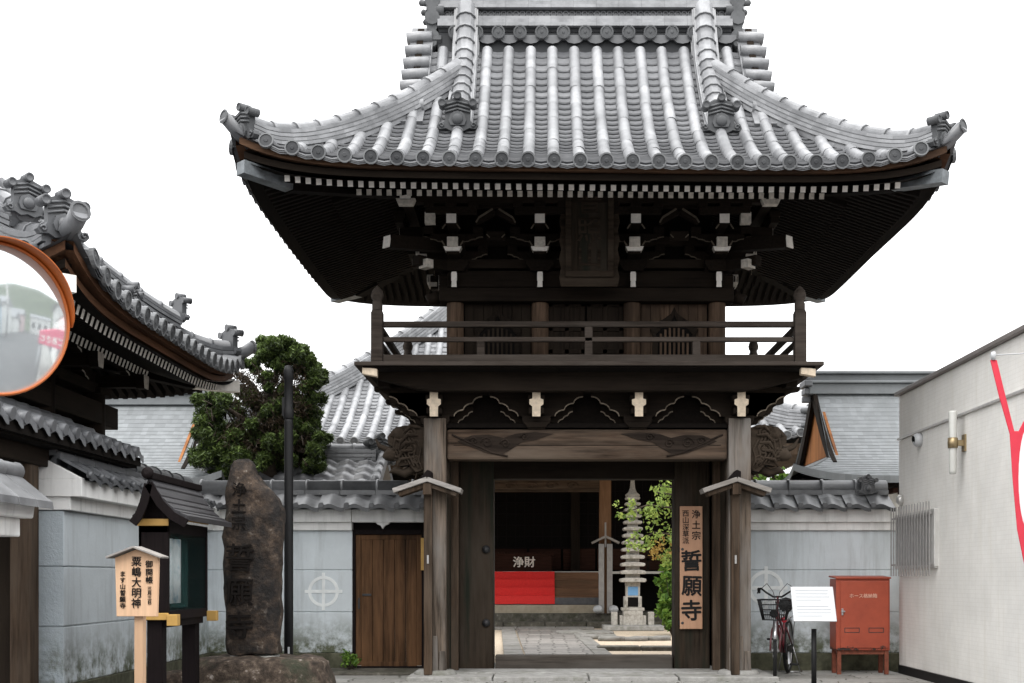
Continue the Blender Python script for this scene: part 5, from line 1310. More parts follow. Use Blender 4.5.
letters('浄土宗', .15, mono, (mx_(243)-mx_(253), -.172, 1.74), 'stone_ink', bold=.005, depth=.012, space=1.1)
MB().span((-.2, -.16, .0), (.24, .15, .03)).build('mortar_bed', 'granite', mono, bevel=.01)
# lamp post
lp = thing('lamp_post', 'slim black metal lamp post beside the stone monument', 'post', (mx_(288.7, 13.6), 13.6, 0))
q = MB(); q.lathe([(.049, 0), (.049, 1.0), (.047, 2.86), (.045, 2.9)], (0, 0, 0), 16); po = q.build('pole', 'black_metal', lp)
q = MB(); q.lathe([(.046, 2.88), (.054, 2.9), (.054, 2.98), (.047, 3.0), (.047, 3.30), (.053, 3.31), (.053, 3.40), (.04, 3.45), (.01, 3.46)], (0, 0, 0), 16)
q.box((-.052, .0, 3.02), (.03, .05, .2))
q.build('lamp_head', 'black_metal', lp)
MB().span((.0, -.052, .40), (.02, -.046, .47)).build('sticker', 'white_board', lp)

# notice case on two legs, glazed towards the gate path
kc = thing('notice_case', 'black wooden notice case with small roof, gold fittings and a glass front', 'notice board', (-3.18, 10.8, 0))
Lk = 1.27
q = MB(); q.span((-.25, 0, .86), (-.22, Lk, 1.66)); q.span((-.25, 0, .86), (0, .05, 1.68)); q.span((-.25, Lk-.05, .86), (0, Lk, 1.68)); q.span((-.25, 0, .84), (.0, Lk, .92)); q.span((-.25, .0, 1.58), (0, Lk, 1.68))
q.prism([(-.25, 1.66), (.0, 1.66), (-.10, 1.95), (-.15, 1.95)], (0, .02, 0), (1, 0, 0), (0, 0, 1), .03)
case = q.build('case', 'black_wood', kc, bevel=.006)
MB().span((-.20, .06, .93), (-.17, Lk-.06, 1.57)).build('backing_board', 'ink_green', kc)
q = MB(); nn = 10
for i in range(nn+1):
    y = .22+.40*i/nn
q.add([(-.05+.012*sin(i*1.1), .20+.40*i/nn, z) for i in range(nn+1) for z in (.98, 1.28, 1.54)], [(3*i+j, 3*i+3+j, 3*i+4+j, 3*i+1+j) for i in range(nn) for j in range(2)], 0, True); pf = q.build('poster', 'poster', kc); sm_ = pf.modifiers.new('t', 'SOLIDIFY'); sm_.thickness = .004
MB().span((-.018, .05, .92), (-.012, Lk-.05, 1.58)).build('pane', 'glass', kc)
for a, b in (((-.26, -.012, 1.64), (.006, -.001, 1.70)), ((-.26, -.012, .845), (.006, -.001, .905)), ((.001, .06, 1.70), (.008, Lk, 1.715)), ((-.135, .1, 1.985), (-.115, Lk+.1, 2.0))): MB().span(a, b).build('gold_fitting', 'yellow', kc, bevel=.004)
for y in (.0, Lk): MB().box((.045, y, .845), (.09, .085, .095)).build('gold_fitting', 'yellow', kc, bevel=.004)
rf = MB(); prof = [(-.125, 2.02), (-.03, 1.86), (.07, 1.755), (.19, 1.69)]
for sx in (1, -1):
    for (a, za), (b, zb_) in zip(prof[:-1], prof[1:]):
        kx = 1 if sx > 0 else .42; X0, X1 = (-.125+sx*kx*(a+.125), -.125+sx*kx*(b+.125)); m = 2
        for k in range(m):
            f0, f1 = k/m, (k+1)/m
            p0 = (X0+(X1-X0)*f0, za+(zb_-za)*f0); p1 = (X0+(X1-X0)*f1, za+(zb_-za)*f1)
            rf.prism([(p0[0], p0[1]+.028), (p1[0]+sx*.008, p1[1]+.034), (p1[0]+sx*.008, p1[1]-.012), (p0[0], p0[1]-.012)], (0, -.12, 0), (1, 0, 0), (0, 0, 1), Lk+.24)
ro_ = rf.build('roof', 'kiosk_roof', kc, bevel=.004)
q = MB(); q.bar((-.125, -.14, 2.055), (-.125, Lk+.14, 2.055), .07, .06); q.lathe([(.05, 0), (.052, .03), (.02, .05)], (-.125, -.14, 2.07), 12, 0, True, (0, -1, .2)); q.build('roof_ridge', 'black_wood', ro_, bevel=.008)
q = MB()
for sx in (1, -1): q.sweep([(-.125+sx*(1 if sx > 0 else .42)*(a+.125), -.125, z-.035) for a, z in prof], [(-.012, -.035), (.012, -.035), (.012, .035), (-.012, .035)], 0, None, False, (0, 1, 0))
q.build('barge_board', 'black_wood', ro_)
for y in (.10, Lk-.13): MB().span((-.19, y-.065, 0), (-.06, y+.065, .85)).build('leg', 'black_wood', kc, bevel=.006)
MB().span((-.18, .05, .78), (-.03, Lk-.05, .84)).build('leg_rail', 'black_wood', kc)

# pale wooden roofed sign
ys = 10.0
sg = thing('wooden_sign', 'small pale wooden sign with gabled top and brush lettering on a square post', 'sign', ((136.5-545)*ys/1280, ys, 0), R(-7))
s_ = 128.; zt_ = 1.2+(578-555)*ys/1280; zb2 = 1.2+(578-616.5)*ys/1280
MB().prism([(-.165, zb2), (.165, zb2), (.178, zt_-.02), (0, zt_+.045), (-.178, zt_-.02)], (0, 0, 0), (1, 0, 0), (0, 0, 1), .035).build('board', 'pale_wood', sg, bevel=.004)
q = MB()
for sx in (-1, 1): q.bar((0, .012, zt_+.062), (sx*.225, .012, zt_-.02), .15, .016)
q.build('roof', 'cap_wood', sg, bevel=.003)
MB().span((-.036, .036, -.02), (.036, .10, zb2+.3)).build('post', 'pale_wood', sg, bevel=.005)
letters('粟嶋大明神', .082, sg, (.0, -.002, zt_-.012), 'ink', bold=.012, space=1.0)
letters('御開帳', .060, sg, (.105, -.002, zt_-.045), 'ink', bold=.01, space=1.02)
letters('三月三日', .036, sg, (.108, -.002, zt_-.245), 'ink', bold=.004, space=1.0)
letters('ます山誓願寺', .048, sg, (-.112, -.002, zt_-.125), 'ink', bold=.008, space=1.04)

# garden rocks by the notice case
for k, (px, Y, r, lab) in enumerate(((214, 13.9, .26, 'low mossy rock at the foot of the wall behind the notice case'), (172, 13.2, .20, 'small mossy rock between the notice case legs'))):
    q = blobby([(z*r, superellipse(0, 0, r*a, r*a*.7, 28, 2.6)) for z, a in ((-.1, .98), (.3, 1.0), (.7, .9), (1.0, .7), (1.15, .4), (1.2, .1))])
    o = q.build('garden_rock', 'rock', None, (mx_(px, Y), Y, 0)); displace_noise(o, .05, .2, 5+k); tag(o, lab, 'rock')

# ---------------- bicycle
def bicycle(loc, rz):
    t = thing('bicycle', 'dark red city bicycle with black front basket parked against the right wall', 'bicycle', loc, rz)
    Rw = .335; fr_, rr_ = Vector((0, -.53, Rw)), Vector((0, .53, Rw))
    lean = 0
    for c, turn in ((fr_, R(9)), (rr_, 0)):
        w = MB(); n = 40
        def P(a, r, x): return Vector((x*cos(turn)-(-cos(a)*r)*0, 0, 0))
        ring = lambda r: [(0, cos(2*pi*k/n)*r, sin(2*pi*k/n)*r) for k in range(n+1)]
        w.tube(ring(Rw-.020), .022, 8, 0, False); wo = w.build('wheel', 'rubber', t, c, (0, 0, turn))
        rb_ = MB(); rb_.tube(ring(Rw-.043), .011, 6, 0, False)
        for k in range(18):
            a = 2*pi*k/18; rb_.tube([((-1)**k*.03, 0, 0), (0, cos(a)*(Rw-.045), sin(a)*(Rw-.045))], .0016, 4)
        rb_.tube([(-.05, 0, 0), (.05, 0, 0)], .022, 10); rb_.build('rim', 'chrome', wo)
        gd = MB(); gd.tube([(0, cos(a)*(Rw+.022), sin(a)*(Rw+.022)) for a in [(.15+k*.09)*pi if c is fr_ else (-.1+k*.09)*pi for k in range(9)]], [.026]*9, 6); gd.build('mudguard', 'chrome', wo)
    f = MB(); bb = Vector((0, .08, .29)); st_ = Vector((0, .22, .72)); hd_ = Vector((0, -.36, .80)); hb = Vector((0, -.385, .64))
    for a, b, r in ((hb, bb, .019), (hd_, Vector((0, .17, .50)), .016), (bb, st_, .016), (st_-Vector((0, 0, .14)), rr_, .010), (bb, rr_, .011), (hb, hd_, .02)): 
        if b is rr_:
            for sx in (-.055, .055): f.tube([a+Vector((sx*.4, 0, 0)), b+Vector((sx, 0, 0))], r, 8)
        else: f.tube([a, b], r, 10)
    f.build('frame', 'bike_red', t)
    fk = MB()
    for sx in (-.055, .055): fk.tube([hb+Vector((sx*.5, 0, -.01)), hb+Vector((sx, -.02, -.06)), fr_+Vector((sx, .03, .12)), fr_+Vector((sx, 0, 0))], .011, 8)
    fk.tube([hd_, hd_+Vector((0, .05, .17))], .013, 8); fk.build('fork', 'bike_red', t)
    hb_ = MB(); top = hd_+Vector((0, .05, .17))
    for sx in (-1, 1): hb_.tube([top, top+Vector((sx*.05, -.02, .0)), top+Vector((sx*.13, -.04, .05)), top+Vector((sx*.20, .0, .10)), top+Vector((sx*.25, .12, .09)), top+Vector((sx*.265, .24, .06))], .0115, 8)
    ho = hb_.build('handlebar', 'black_metal', t)
    gp = MB()
    for sx in (-1, 1):
        gp.tube([top+Vector((sx*.248, .11, .09)), top+Vector((sx*.268, .26, .055))], .019, 10); gp.tube([top+Vector((sx*.235, .06, .075)), top+Vector((sx*.275, .16, .04))], .007, 6)
        gp.tube([top+Vector((sx*.2, .03, .1)), top+Vector((sx*.12, -.06, .16)), top+Vector((sx*.04, -.10, .06)), top+Vector((0, -.1, -.1))], .004, 5)
    gp.build('grip', 'rubber', ho)
    bk = MB(); bc = hd_+Vector((0, -.20, .02)); 
    rim_ = lambda z, k: [bc+Vector((a*(.17+k), b*(.13+k), z)) for a, b in ((-1, -1), (1, -1), (1, 1), (-1, 1), (-1, -1))]
    for z, k in ((-.12, -.04), (-.06, -.026), (0, -.012), (.06, .0), (.12, .012)): 
        q = rim_(z, k); bk.tube(q, .0045 if z < .1 else .008, 6)
    lo_, hi_ = rim_(-.12, -.04), rim_(.12, .012)
    for e in range(4):
        for k in range(12): f_ = k/12; bk.tube([lo_[e].lerp(lo_[e+1], f_), hi_[e].lerp(hi_[e+1], f_)], .0028, 4)
    for k in range(11): f_ = k/10; bk.tube([lo_[0].lerp(lo_[1], f_), lo_[3].lerp(lo_[2], f_)], .003, 4)
    bk.build('basket', 'black_metal', t)
    lt2 = MB(); lt2.lathe([(.01, 0), (.045, .05), (.05, .07)], fr_+Vector((0, -.02, .44)), 14, 0, True, (0, -1, 0)); lt2.build('headlight', 'black_metal', t)
    sd_ = MB(); sc = st_+Vector((0, .03, .13)); sd_.tube([sc+Vector((0, -.15, .0)), sc+Vector((0, -.08, .0)), sc+Vector((0, .03, .0)), sc+Vector((0, .10, .01)), sc+Vector((0, .14, .01))], [.02, .035, .075, .095, .05], 12)
    so2 = sd_.build('saddle', 'rubber', t); sd2 = MB(); sd2.tube([st_-Vector((0, .01, .06)), sc], .012, 8); sd2.build('seat_post', 'chrome', so2)
    cg = MB(); cg.box((.055, .30, .31), (.02, .52, .10)); cg.lathe([(.10, 0), (.10, .02)], (.045, .08, .29), 20, 0, True, (1, 0, 0)); cg.build('chain_guard', 'black_metal', t, bevel=.005)
    for sx in (-1, 1):
        pd = MB(); pd.bar((sx*.07, .08, .29), (sx*.085, .08-sx*.04, .29-sx*.15), .02, .015); pd.build('crank', 'chrome', t)
        pd = MB(); pd.box((sx*.145, .08-sx*.04, .29-sx*.15), (.10, .075, .025)); pd.build('pedal', 'rubber', t, bevel=.004)
    ks = MB()
    for sx in (-1, 1): ks.tube([rr_+Vector((sx*.06, 0, 0)), rr_+Vector((sx*.14, .10, -.33))], .007, 6)
    ks.tube([rr_+Vector((-.14, .10, -.33)), rr_+Vector((.14, .10, -.33))], .007, 6); ks.build('kickstand', 'chrome', t)
    rk_ = MB()
    for sx in (-.05, .05): rk_.tube([Vector((sx, .25, .70)), Vector((sx, .80, .71)), rr_+Vector((sx, .0, 0))], .006, 6)
    for y in (.35, .5, .65): rk_.tube([(-.05, y, .703), (.05, y, .703)], .005, 5)
    rk_.build('rear_rack', 'chrome', t)
    rf_ = MB(); rf_.lathe([(.035, 0), (.032, .02), (.01, .03)], fr_+Vector((.09, .12, .36)), 12, 0, True, (0, -1, 0)); rf_.build('reflector', 'reflector', t); 
    return t
bicycle((2.90, 15.68, .004), R(-19))

# information board on a black stand
yb = 13.6
ib = thing('information_board', 'white tilted information board on a slim black post in front of the red cabinet', 'information board', ((813-545)*yb/1280, yb, 0))
MB().lathe([(.028, -.02), (.028, .66)], (.01, .0, 0), 14).build('post', 'black_metal', ib)
MB().lathe([(.16, -.02), (.16, .0), (.04, .012)], (.01, 0, 0), 20).build('foot_plate', 'black_metal', ib)
bq = MB(); e_ = Euler((R(-40), 0, R(-3))).to_matrix(); cz = 1.2+(578-604.5)*yb/1280
bq.box((0, 0, 0), (.45, .015, .46)); bo_ = bq.build('panel', 'white_board', ib, (0, -.02, cz+.005), (R(-38), 0, R(-4)), bevel=.006)
tx = MB()
for k in range(9):
    if k in (4,): continue
    tx.span((-.18, -.0087, .17-k*.042), (.18-(.1 if k in (3, 8) else random.uniform(0, .03)), -.0076, .176-k*.042))
tx.build('printed_lines', 'faint_ink', bo_)
MB().span((-.06, .01, -.1), (.06, .04, .1)).build('bracket', 'black_metal', bo_)

# red hose cabinet
yc = 16.05
hc = thing('hose_cabinet', 'faded red metal fire hose cabinet on four legs against the right wall', 'cabinet', ((860-545)*yc/1280, yc, 0), R(0))
q = MB(); q.span((-.335, -.15, .30), (.335, .2, 1.19)); body = q.build('case', 'cabinet', hc, bevel=.008)
MB().span((-.285, -.165, .33), (.315, -.151, 1.16)).build('cabinet_door', 'cabinet', hc, bevel=.006)
q = MB(); q.prism([(-.175, 1.19), (.22, 1.21), (.22, 1.23), (-.175, 1.21)], (-.345, 0, 0), (0, 1, 0), (0, 0, 1), -.69); q.build('cabinet_top', 'cabinet', hc, bevel=.004)
for x in (-.29, .30):
    for y in (-.11, .16): MB().span((x-.025, y-.025, 0), (x+.025, y+.025, .30)).build('leg', 'cabinet_leg', hc, bevel=.004)
MB().span((-.3, -.12, .25), (.3, -.10, .31)).build('leg_rail', 'cabinet_leg', hc)
q = MB(); q.box((-.262, -.178, .78), (.022, .02, .085)); q.box((-.255, -.19, .785), (.05, .012, .018)); q.build('handle', 'chrome', hc, bevel=.004)
q = MB()
for x0, x1 in ((-.23, -.05), (.07, .25)):
    for z in (.52, .575): q.span((x0, -.1675, z), (x1, -.164, z+.008))
    for x in (x0, x1): q.span((x-.004, -.1675, .52), (x+.004, -.164, .583))
q.build('vent_slot', 'dark_metal', hc)
letters('ホース格納箱', .058, hc, (.0, -.167, 1.005), 'pink_ink', vertical=False, bold=.01)

# traffic mirror
MN = Vector((.73, -.66, -.10)).normalized(); MC = Vector(((-3-545)*6.8/1280, 6.8, 1.2+(578-319)*6.8/1280))
tm = thing('traffic_mirror', 'round convex traffic mirror with orange rim and hood at the upper left', 'mirror', MC)
Rc, ra = 1.7, .395
def cap(z0, r0, rings=14, n=56):
    q = MB(); P = [(0, 0, z0)]
    for i in range(1, rings+1):
        r = r0*i/rings
        for j in range(n): P.append((r*cos(2*pi*j/n), r*sin(2*pi*j/n), z0-(Rc-sqrt(Rc*Rc-r*r))))
    F = [(0, 1+j, 1+(j+1) % n) for j in range(n)]+[(1+i*n+j, 1+(i+1)*n+j, 1+(i+1)*n+(j+1) % n, 1+i*n+(j+1) % n) for i in range(rings-1) for j in range(n)]
    q.add(P, F, 0, True); return q
zax = MN; xax = Vector((-MN.y, MN.x, 0)).normalized()*-1; xax = Vector((0, 0, 1)).cross(zax).normalized(); yax = zax.cross(xax)
rotm = Matrix((xax, yax, zax)).transposed().to_euler()
cap(.045, ra).build('mirror_face', 'mirror', tm, None, rotm, fix=False)
q = MB(); q.lathe([(ra-.004, -.004), (ra-.006, .012), (ra+.006, .016), (ra+.012, .0), (ra+.010, -.05), (ra-.05, -.12), (.1, -.16), (.01, -.165)], (0, 0, 0), 56); q.build('rim', 'orange', tm, None, rotm, fix=True)
q = MB(); P = []; n = 36
for k in range(n+1):
    a = R(2)+R(150)*k/n; dep = .095*sin(pi*min(1, max(0, k/n)))**.6
    for r, z in ((ra+.016, -.02), (ra+.03, dep*.98), (ra+.024, dep*.98), (ra+.010, -.02)): P.append((r*cos(a), r*sin(a), z))
q.add(P, [(4*i+j, 4*i+(j+1) % 4, 4*i+4+(j+1) % 4, 4*i+4+j) for i in range(n) for j in range(4)]+[(0, 1, 2, 3), (4*n+3, 4*n+2, 4*n+1, 4*n)], 0, False); q.build('hood', 'orange', tm, None, rotm)
q = MB(); q.tube([MC-MC+Vector((-.12, .16, -.05)), Vector((-.45, .25, -.05)), Vector((-.52, .25, -.05))], .03, 10); q.tube([Vector((-.5, .25, .3)), Vector((-.5, .25, -2.6))], .045, 12); q.build('pole', 'orange', tm)

# ================================================================== COURTYARD
yp = 29.5
def px_(x, Y=yp): return (x-545)*Y/1280
def pz_(y, Y=yp): return 1.2+(578-y)*Y/1280
pg = thing('stone_pagoda', 'slender pale stone pagoda of many tiers standing in the gravel courtyard', 'pagoda', (px_(632.5), yp, 0))
MB().span((-.69, -.4, 0), (.69, .4, .115)).build('base_slab', 'granite', pg, bevel=.015)
q = MB(); q.span((-.22, -.22, .115), (.22, .22, .45)); q.span((-.30, -.16, .115), (.30, .16, .34)); q.span((-.26, -.2, .45), (.26, .2, .52)); q.build('pedestal', 'pagoda', pg, bevel=.012)
for sx in (-1, 1): MB().span((sx*.42-.07, -.12, .115), (sx*.42+.07, .12, .42)).build('side_pillar', 'pagoda', pg, bevel=.015)
q = MB(); q.span((-.16, -.16, .52), (.16, .16, 1.02)); q.span((-.20, -.2, .52), (-.12, .2, .78)); q.span((.12, -.2, .52), (.20, .2, .78)); q.build('shaft', 'pagoda', pg, bevel=.01)
MB().span((-.115, -.168, .80), (.115, -.162, 1.0)).build('blue_plate', 'blue_plate', pg)
MB().span((-.13, -.165, .54), (.13, -.161, .76)).build('niche', 'dark_void', pg)
zz = 1.02; nt = 13
for k in range(nt):
    wv = .30-.011*k; hgt = .185-.0045*k
    q = MB(); q.box((0, 0, hgt*.25), (wv*1.1, wv*1.1, hgt*.5)); q.prism([(-wv, hgt*.5+.02), (-wv*.9, hgt*.46), (wv*.9, hgt*.46), (wv, hgt*.5+.02), (wv*.97, hgt*.88), (wv*.6, hgt), (-wv*.6, hgt), (-wv*.97, hgt*.88)], (0, -wv, 0), (1, 0, 0), (0, 0, 1), wv*2)
    q.build('tier', 'pagoda', pg, (0, 0, zz), bevel=.012); zz += hgt
q = MB(); q.lathe([(.16, zz), (.17, zz+.04), (.10, zz+.10), (.06, zz+.20), (.045, zz+.36), (.055, zz+.38), (.03, zz+.44), (.005, zz+.47)], (0, 0, 0), 14); q.build('finial', 'pagoda', pg)
# stepping stones
stp = [((585, 634.5), .62, .30), ((612, 640.5), .26, .12), ((635, 640.5), .25, .11), ((658, 640), .25, .12), ((598, 638.5), .36, .16)]
labs = ['broad flat stepping stone beside the paved path', 'small stepping stone nearest the path in the row', 'small stepping stone in the middle of the row', 'small stepping stone nearest the right gate pillar', 'stepping stone overlapping the broad flat one']
for ((x, y), rx, ry), lb in zip(stp, labs):
    Y = 1.2*1280/(y-578); q = blobby([(z, superellipse(0, 0, rx*a, max(.2, ry*2)*a, 28, 3)) for z, a in ((-.01, 1), (.05, 1.0), (.075, .95), (.08, .5))]); o = q.build('stepping_stone', 'path_stone', None, (px_(x, Y), Y, 0)); displace_noise(o, .02, .3, rx*7); tag(o, lb, 'stepping stone', 'stepping stones in the courtyard')
Y = 1.2*1280/(650-578); o = MB().span((px_(597, Y), Y-.22, -.01), (px_(640, Y), Y+.22, .07)).build('kerb_stone', 'mossy', None, None, bevel=.02); tag(o, 'long low mossy kerb stone lying in the gravel beside the path', 'stone')
o = MB().span((px_(641, Y), Y-.22, -.01), (px_(690, Y), Y+.22, .065)).build('kerb_stone', 'mossy', None, None, bevel=.02); tag(o, 'long low kerb stone in the gravel running to the right pillar', 'stone')
# roofed fence post in the courtyard with two lamps at its foot
yf = 30.96
fp = thing('roofed_fence_post', 'grey twin post with a tiny gabled cap and two ball lamps standing before the hall', 'post', ((605.5-545)*yf/1280, yf, .345))
for x in (-.10, .10): MB().span((x-.065, -.06, 0), (x+.065, .06, 1.68)).build('post', 'metal_grey', fp, bevel=.01)
MB().span((-.02, -.02, 1.6), (.02, .02, 2.2)).build('spike', 'metal_grey', fp)
q = MB()
for sx in (-1, 1): q.bar((0, 0, 1.86), (sx*.33, 0, 1.70), .3, .05)
q.build('post_cap', 'cap_wood', fp)
for sx in (-1, 1): MB().lathe([(.02, -.10), (.10, -.06), (.12, 0), (.09, .07), (.02, .1)], (sx*.19, -.12, .10), 14).build('ball_lamp', 'white_board', fp)

# ================================================================== PLANTS
def leaves(mb, centers, per, size, spread=.8, elong=2.2, tone_f=None, flat=1.0):
    for c, r in centers:
        for _ in range(per):
            d = Vector((random.gauss(0, 1), random.gauss(0, 1), random.gauss(0, 1)*flat)).normalized()*r*random.random()**.45
            p = Vector(c)+d; a = Vector((jit(1), jit(1), jit(1))).normalized(); b = a.cross(Vector((jit(1), jit(1), jit(1)))).normalized(); s = size*random.uniform(.6, 1.3)
            tn = tone_f(p, d, r) if tone_f else random.random()
            mb.add([p-a*s*elong*.5, p+b*s*.5, p+a*s*elong*.5, p-b*s*.5], [(0, 1, 2, 3)], 0, False, tn)
yt = 19.6
def tx_(x): return (x-545)*yt/1280
def tz_(y): return 1.2+(578-y)*yt/1280
tr = thing('pine_tree', 'clipped evergreen tree with dense dark foliage clumps rising behind the left wall', 'tree', (tx_(268), yt, 0))
tk = MB(); random.seed(21)
def L(x, y, dy=0): return Vector((tx_(x)-tx_(268), dy, tz_(y)))
tk.tube([Vector((.1, 0, 0)), L(272, 500), L(266, 440), L(270, 400), L(262, 370)], [.16, .13, .10, .07, .03], 10)
limbs = [[(270, 450), (245, 420), (222, 405), (210, 415)], [(268, 430), (296, 410), (310, 430), (318, 440)], [(268, 410), (252, 385), (235, 370), (228, 372)], [(270, 405), (285, 380), (300, 370), (306, 378)], [(270, 440), (300, 450), (315, 455)], [(268, 455), (235, 455), (212, 460)], [(268, 400), (275, 370), (280, 352)]]
for l in limbs:
    dy = jit(.5); tk.tube([L(x, y, dy*i/len(l)) for i, (x, y) in enumerate(l)], [.06, .045, .03, .015][:len(l)], 7)
for _ in range(170):
    x, y = random.uniform(205, 318), random.uniform(370, 470); d = jit(.6); tk.tube([L(x, y, d), L(x+jit(9), y-random.uniform(4, 14), d+jit(.2))], [.014, .004], 4)
tk.build('trunk', 'bark', tr)
cl_ = []
for x, y, r, n in ((285, 357, 12, 8), (270, 352, 10, 5), (300, 362, 12, 8), (262, 361, 10, 5), (316, 372, 9, 5), (309, 370, 10, 5), (250, 362, 8, 4),
                   (205, 402, 9, 6), (214, 418, 13, 8), (230, 412, 11, 4), (222, 394, 8, 4), (206, 438, 12, 7), (200, 458, 9, 5), (222, 452, 14, 9), (245, 448, 14, 10), (265, 446, 12, 8), (240, 466, 12, 7), (262, 468, 11, 6), (213, 470, 10, 5),
                   (312, 402, 10, 6), (318, 428, 9, 6), (322, 438, 7, 4), (304, 418, 12, 8), (296, 436, 13, 9), (312, 450, 11, 7), (300, 462, 12, 7), (284, 458, 12, 6), (278, 348, 9, 5), (292, 352, 10, 6), (306, 358, 9, 5), (318, 384, 9, 5), (272, 362, 9, 4), (258, 400, 10, 5), (282, 392, 10, 6), (276, 412, 11, 6), (292, 408, 10, 6), (248, 398, 9, 4), (236, 432, 11, 6), (268, 384, 8, 3), (290, 424, 11, 6), (290, 366, 10, 5), (318, 466, 7, 4), (285, 440, 11, 6), (240, 385, 9, 3), (296, 396, 9, 3), (272, 428, 10, 4), (255, 430, 10, 4)):
    s = yt/1280
    for _ in range(n): cl_.append((L(x+jit(r*.9), y+jit(r*.8), jit(.55)), r*s*random.uniform(.5, .8)))
cm = MB()
def tfn(p, d, r): return min(1, max(0, random.betavariate(1.4, 3.4)+.2*(d.z/r if r else 0)))  # clump tops get a lighter leaf colour, as if lit from above
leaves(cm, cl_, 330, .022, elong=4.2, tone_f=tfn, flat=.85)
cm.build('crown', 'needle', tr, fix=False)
ci = MB(); leaves(ci, [(L(random.uniform(235, 310), random.uniform(372, 460), jit(.5)), .16) for _ in range(150)], 80, .016, elong=4.5); ci.build('dry_twigs', 'needle_brown', tr, fix=False)
# courtyard tree with lime leaves
random.seed(5)
yq = 26.0
def q_(x, y, dy=0): return Vector(((x-700)*yq/1280, dy, 1.2+(578-y)*yq/1280))
ct = thing('maple_tree', 'small tree with lime and yellowing leaves reaching across the pagoda from the right pillar', 'tree', ((700-545)*yq/1280, yq, 0))
tk = MB(); tk.tube([Vector((0, 0, 0)), q_(700, 590), q_(694, 555), q_(690, 520), q_(692, 490), q_(698, 465)], [.09, .08, .06, .045, .03, .015], 8)
br = [[(694, 550), (676, 535), (655, 532), (640, 540), (625, 538)], [(691, 525), (670, 508), (648, 505), (632, 510), (620, 512)], [(692, 500), (672, 495), (655, 492)], [(694, 560), (680, 555), (668, 560), (660, 558)], [(692, 490), (675, 488), (660, 485)], [(694, 540), (715, 520), (725, 500)]]
for b in br: tk.tube([q_(x, y, jit(.15)) for x, y in b], [.03, .022, .016, .01, .006][:len(b)], 6)
tk.build('trunk', 'bark', ct)
ce = []
for b in br:
    for (x, y), (x2, y2) in zip(b[:-1], b[1:]):
        for k in range(6): f = random.random(); ce.append((q_(x+(x2-x)*f+jit(7), y+(y2-y)*f+jit(9), jit(.5)), .11))
for _ in range(26): ce.append((q_(random.uniform(655, 700), random.uniform(488, 560), jit(.6)), .13))
lm = MB(); leaves(lm, ce, 13, .052, elong=1.9); lm.build('crown', 'leaf', ct, fix=False)
lm = MB(); leaves(lm, [(q_(random.uniform(650, 675), random.uniform(535, 560), jit(.4)), .12) for _ in range(12)], 10, .052, elong=1.9); lm.build('turning_leaves', 'leaf_orange', ct, fix=False)
def shrub(name, label, loc, rx, ry, rz_, n, per, size, mat='shrub'):
    t = thing(name, label, 'shrub', loc); st = MB()
    cs = []
    for _ in range(n):
        d = Vector((random.gauss(0, 1), random.gauss(0, 1), abs(random.gauss(0, 1)))).normalized()*random.random()**.4; cs.append((Vector((d.x*rx, d.y*ry, .12+d.z*rz_)), .16*min(rx, rz_)+.05))
    for c, _r in cs[::2]: st.tube([Vector((0, 0, 0)), c*.6, c], [.012, .008, .004], 5)
    st.build('stem', 'bark', t); m = MB(); leaves(m, cs, per, size, elong=2.0); m.build('foliage', mat, t, fix=False); return t
shrub('shrub', 'bright green rounded shrub at the foot of the courtyard tree', ((672-545)*27/1280, 27, 0), .36, .4, 1.5, 60, 26, .075)
shrub('shrub', 'yellow green bush showing above the right wall beside the gate nosing', ((772-545)*19.5/1280, 19.5, 1.9), .42, .3, .85, 40, 24, .05)
shrub('shrub', 'sprig of light green leaves poking over the low tiled roof at the left', ((150-545)*15.5/1280, 15.5, 2.1), .14, .14, .42, 14, 14, .05)
shrub('weed', 'small green weed growing beside the wooden side door', ((351-545)*16.3/1280, 16.3, 0), .10, .08, .16, 16, 14, .028)
# distant trees seen over the right wall are not needed; the street behind the camera follows (seen only in the traffic mirror)
for k, (x0, z0, x1, z1, lb) in enumerate(((3.6, 7.3, 3.75, 7.6, 'thin overhead wire crossing the white sky above the right building, the lower of two'), (3.9, 8.3, 4.0, 8.5, 'thin overhead wire high in the white sky over the right building, the upper of two'))):
    q = MB(); q.tube([(x0+(x1-x0)*i/16, -6+56*i/16, z0+(z1-z0)*i/16-.7*4*(i/16)*(1-i/16)) for i in range(17)], .0045, 5); tag(q.build('overhead_wire', 'metal_light'), lb, 'wire')
random.seed(77); q = MB()
for _ in range(420):
    e = random.random(); x = random.uniform(-4.2, 4.4); y = 16.55-abs(random.gauss(0, .22)) if e < .7 else random.uniform(13.5, 16.4)
    if -1.3 < x < 2.4 and y > 14.8 and e < .85: continue
    s_ = random.uniform(.008, .028); a = random.uniform(0, 6.28); p = Vector((x, y, .01+random.random()*.006)); u = Vector((cos(a), sin(a), jit(.35)))*s_; v = Vector((-sin(a), cos(a), jit(.35)))*s_*.55
    q.add([p-u, p+v, p+u, p-v], [(0, 1, 2, 3)], 0, False, random.random())
tag(q.build('leaf_litter', 'needle_brown', fix=False), kind='stuff')
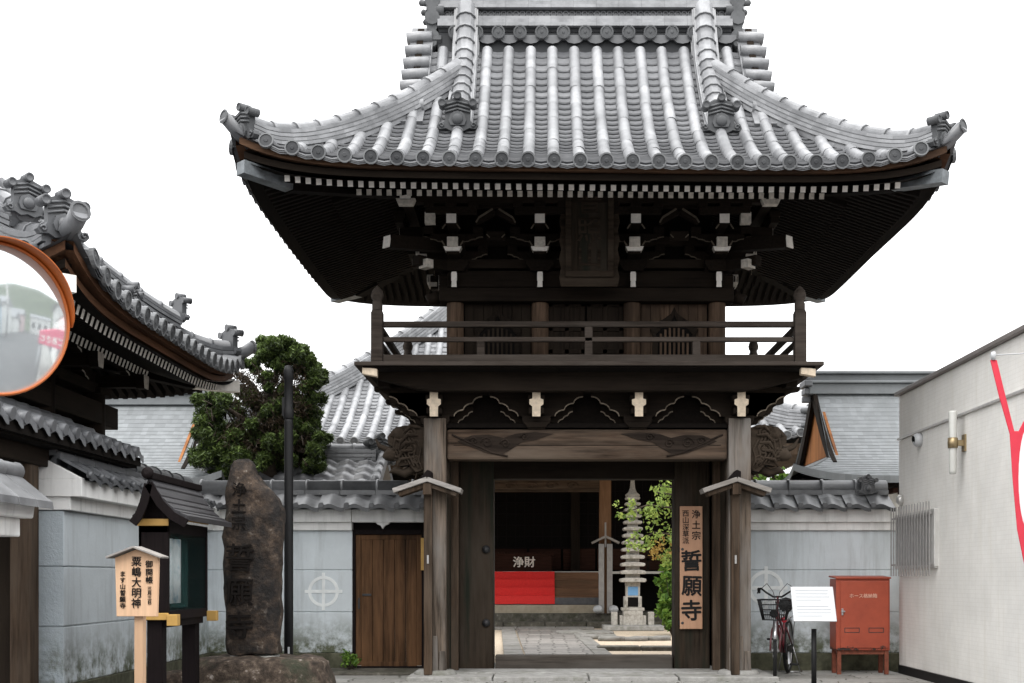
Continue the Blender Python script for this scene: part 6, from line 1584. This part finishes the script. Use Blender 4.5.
# ================================================================== STREET SEEN IN THE MIRROR
road = sheet('road', -60, 120, 1.6, 7.2, -.012, 'asphalt')
ks_ = MB(); ks_.span((-4, 7.2, -.02), (80, 7.35, .10)); tag(ks_.build('kerb', 'granite'), kind='structure')
sheet('road_pavement', 4.6, 80, 7.35, 8.5, .02, 'granite')
hl = MB(); P = []; nx = 30
for i in range(nx+1):
    for j in range(9):
        x = 60+i*8; d = j/8; P.append((x, -90+j*18+i*1.2, max(0, 26*sin(pi*d)*(1+.25*sin(i*.7))*min(1, i/4)-2)))
hl.add(P, [(i*9+j, i*9+j+1, (i+1)*9+j+1, (i+1)*9+j) for i in range(nx) for j in range(8)], 0, True); tag(hl.build('hill', 'hill'), kind='structure')
def house(name, label, x, y, w, d, h, rh, wall='house', roofm='tile_dark'):
    t = thing(name, label, 'house', (x, y, 0))
    MB().span((-w/2, -d/2, 0), (w/2, d/2, h)).build('house_wall', wall, t)
    MB().prism([(-w/2-.4, h), (w/2+.4, h), (0, h+rh)], (0, -d/2-.4, 0), (1, 0, 0), (0, 0, 1), d+.8).build('roof', roofm, t)
    q = MB()
    for k in range(3): q.span((-w/2-.03, -d/2+.8+k*d/3.4, h*.35), (-w/2, -d/2+1.9+k*d/3.4, h*.7))
    q.build('window_pane', 'dark_metal', t); return t
house('house', 'blue shuttered two-storey shop across the street, seen in the traffic mirror', 17, -3.4, 5, 6, 4.6, 1.2, 'blue_wall')
house('house', 'pinkish house with a dark roof further down the street, seen in the traffic mirror', 45, -3.2, 7, 6, 5.0, 1.8, 'pink_wall')
house('house', 'pale two-storey house across the street, seen in the traffic mirror', 26, -4.5, 7, 7, 5.6, 1.6)
house('house', 'grey roofed low house down the street, seen in the traffic mirror', 37, -5, 8, 8, 3.6, 1.8)
house('house', 'pale flat house at the bend of the street, seen in the traffic mirror', 52, 6, 9, 8, 5.2, 1.2)
house('house', 'long pale house beyond the cream building, seen in the traffic mirror', 24, 14, 10, 9, 6.2, .5)
up_ = thing('utility_pole', 'grey concrete utility pole beside the street, seen in the traffic mirror', 'utility pole', (19, .9, 0))
MB().lathe([(.17, 0), (.11, 9)], (0, 0, 0), 12).build('pole', 'metal_grey', up_)
q = MB(); q.span((-.05, -.9, 8.2), (.05, .9, 8.32)); q.span((-.05, -.7, 7.5), (.05, .7, 7.6)); q.build('crossarm', 'metal_grey', up_)
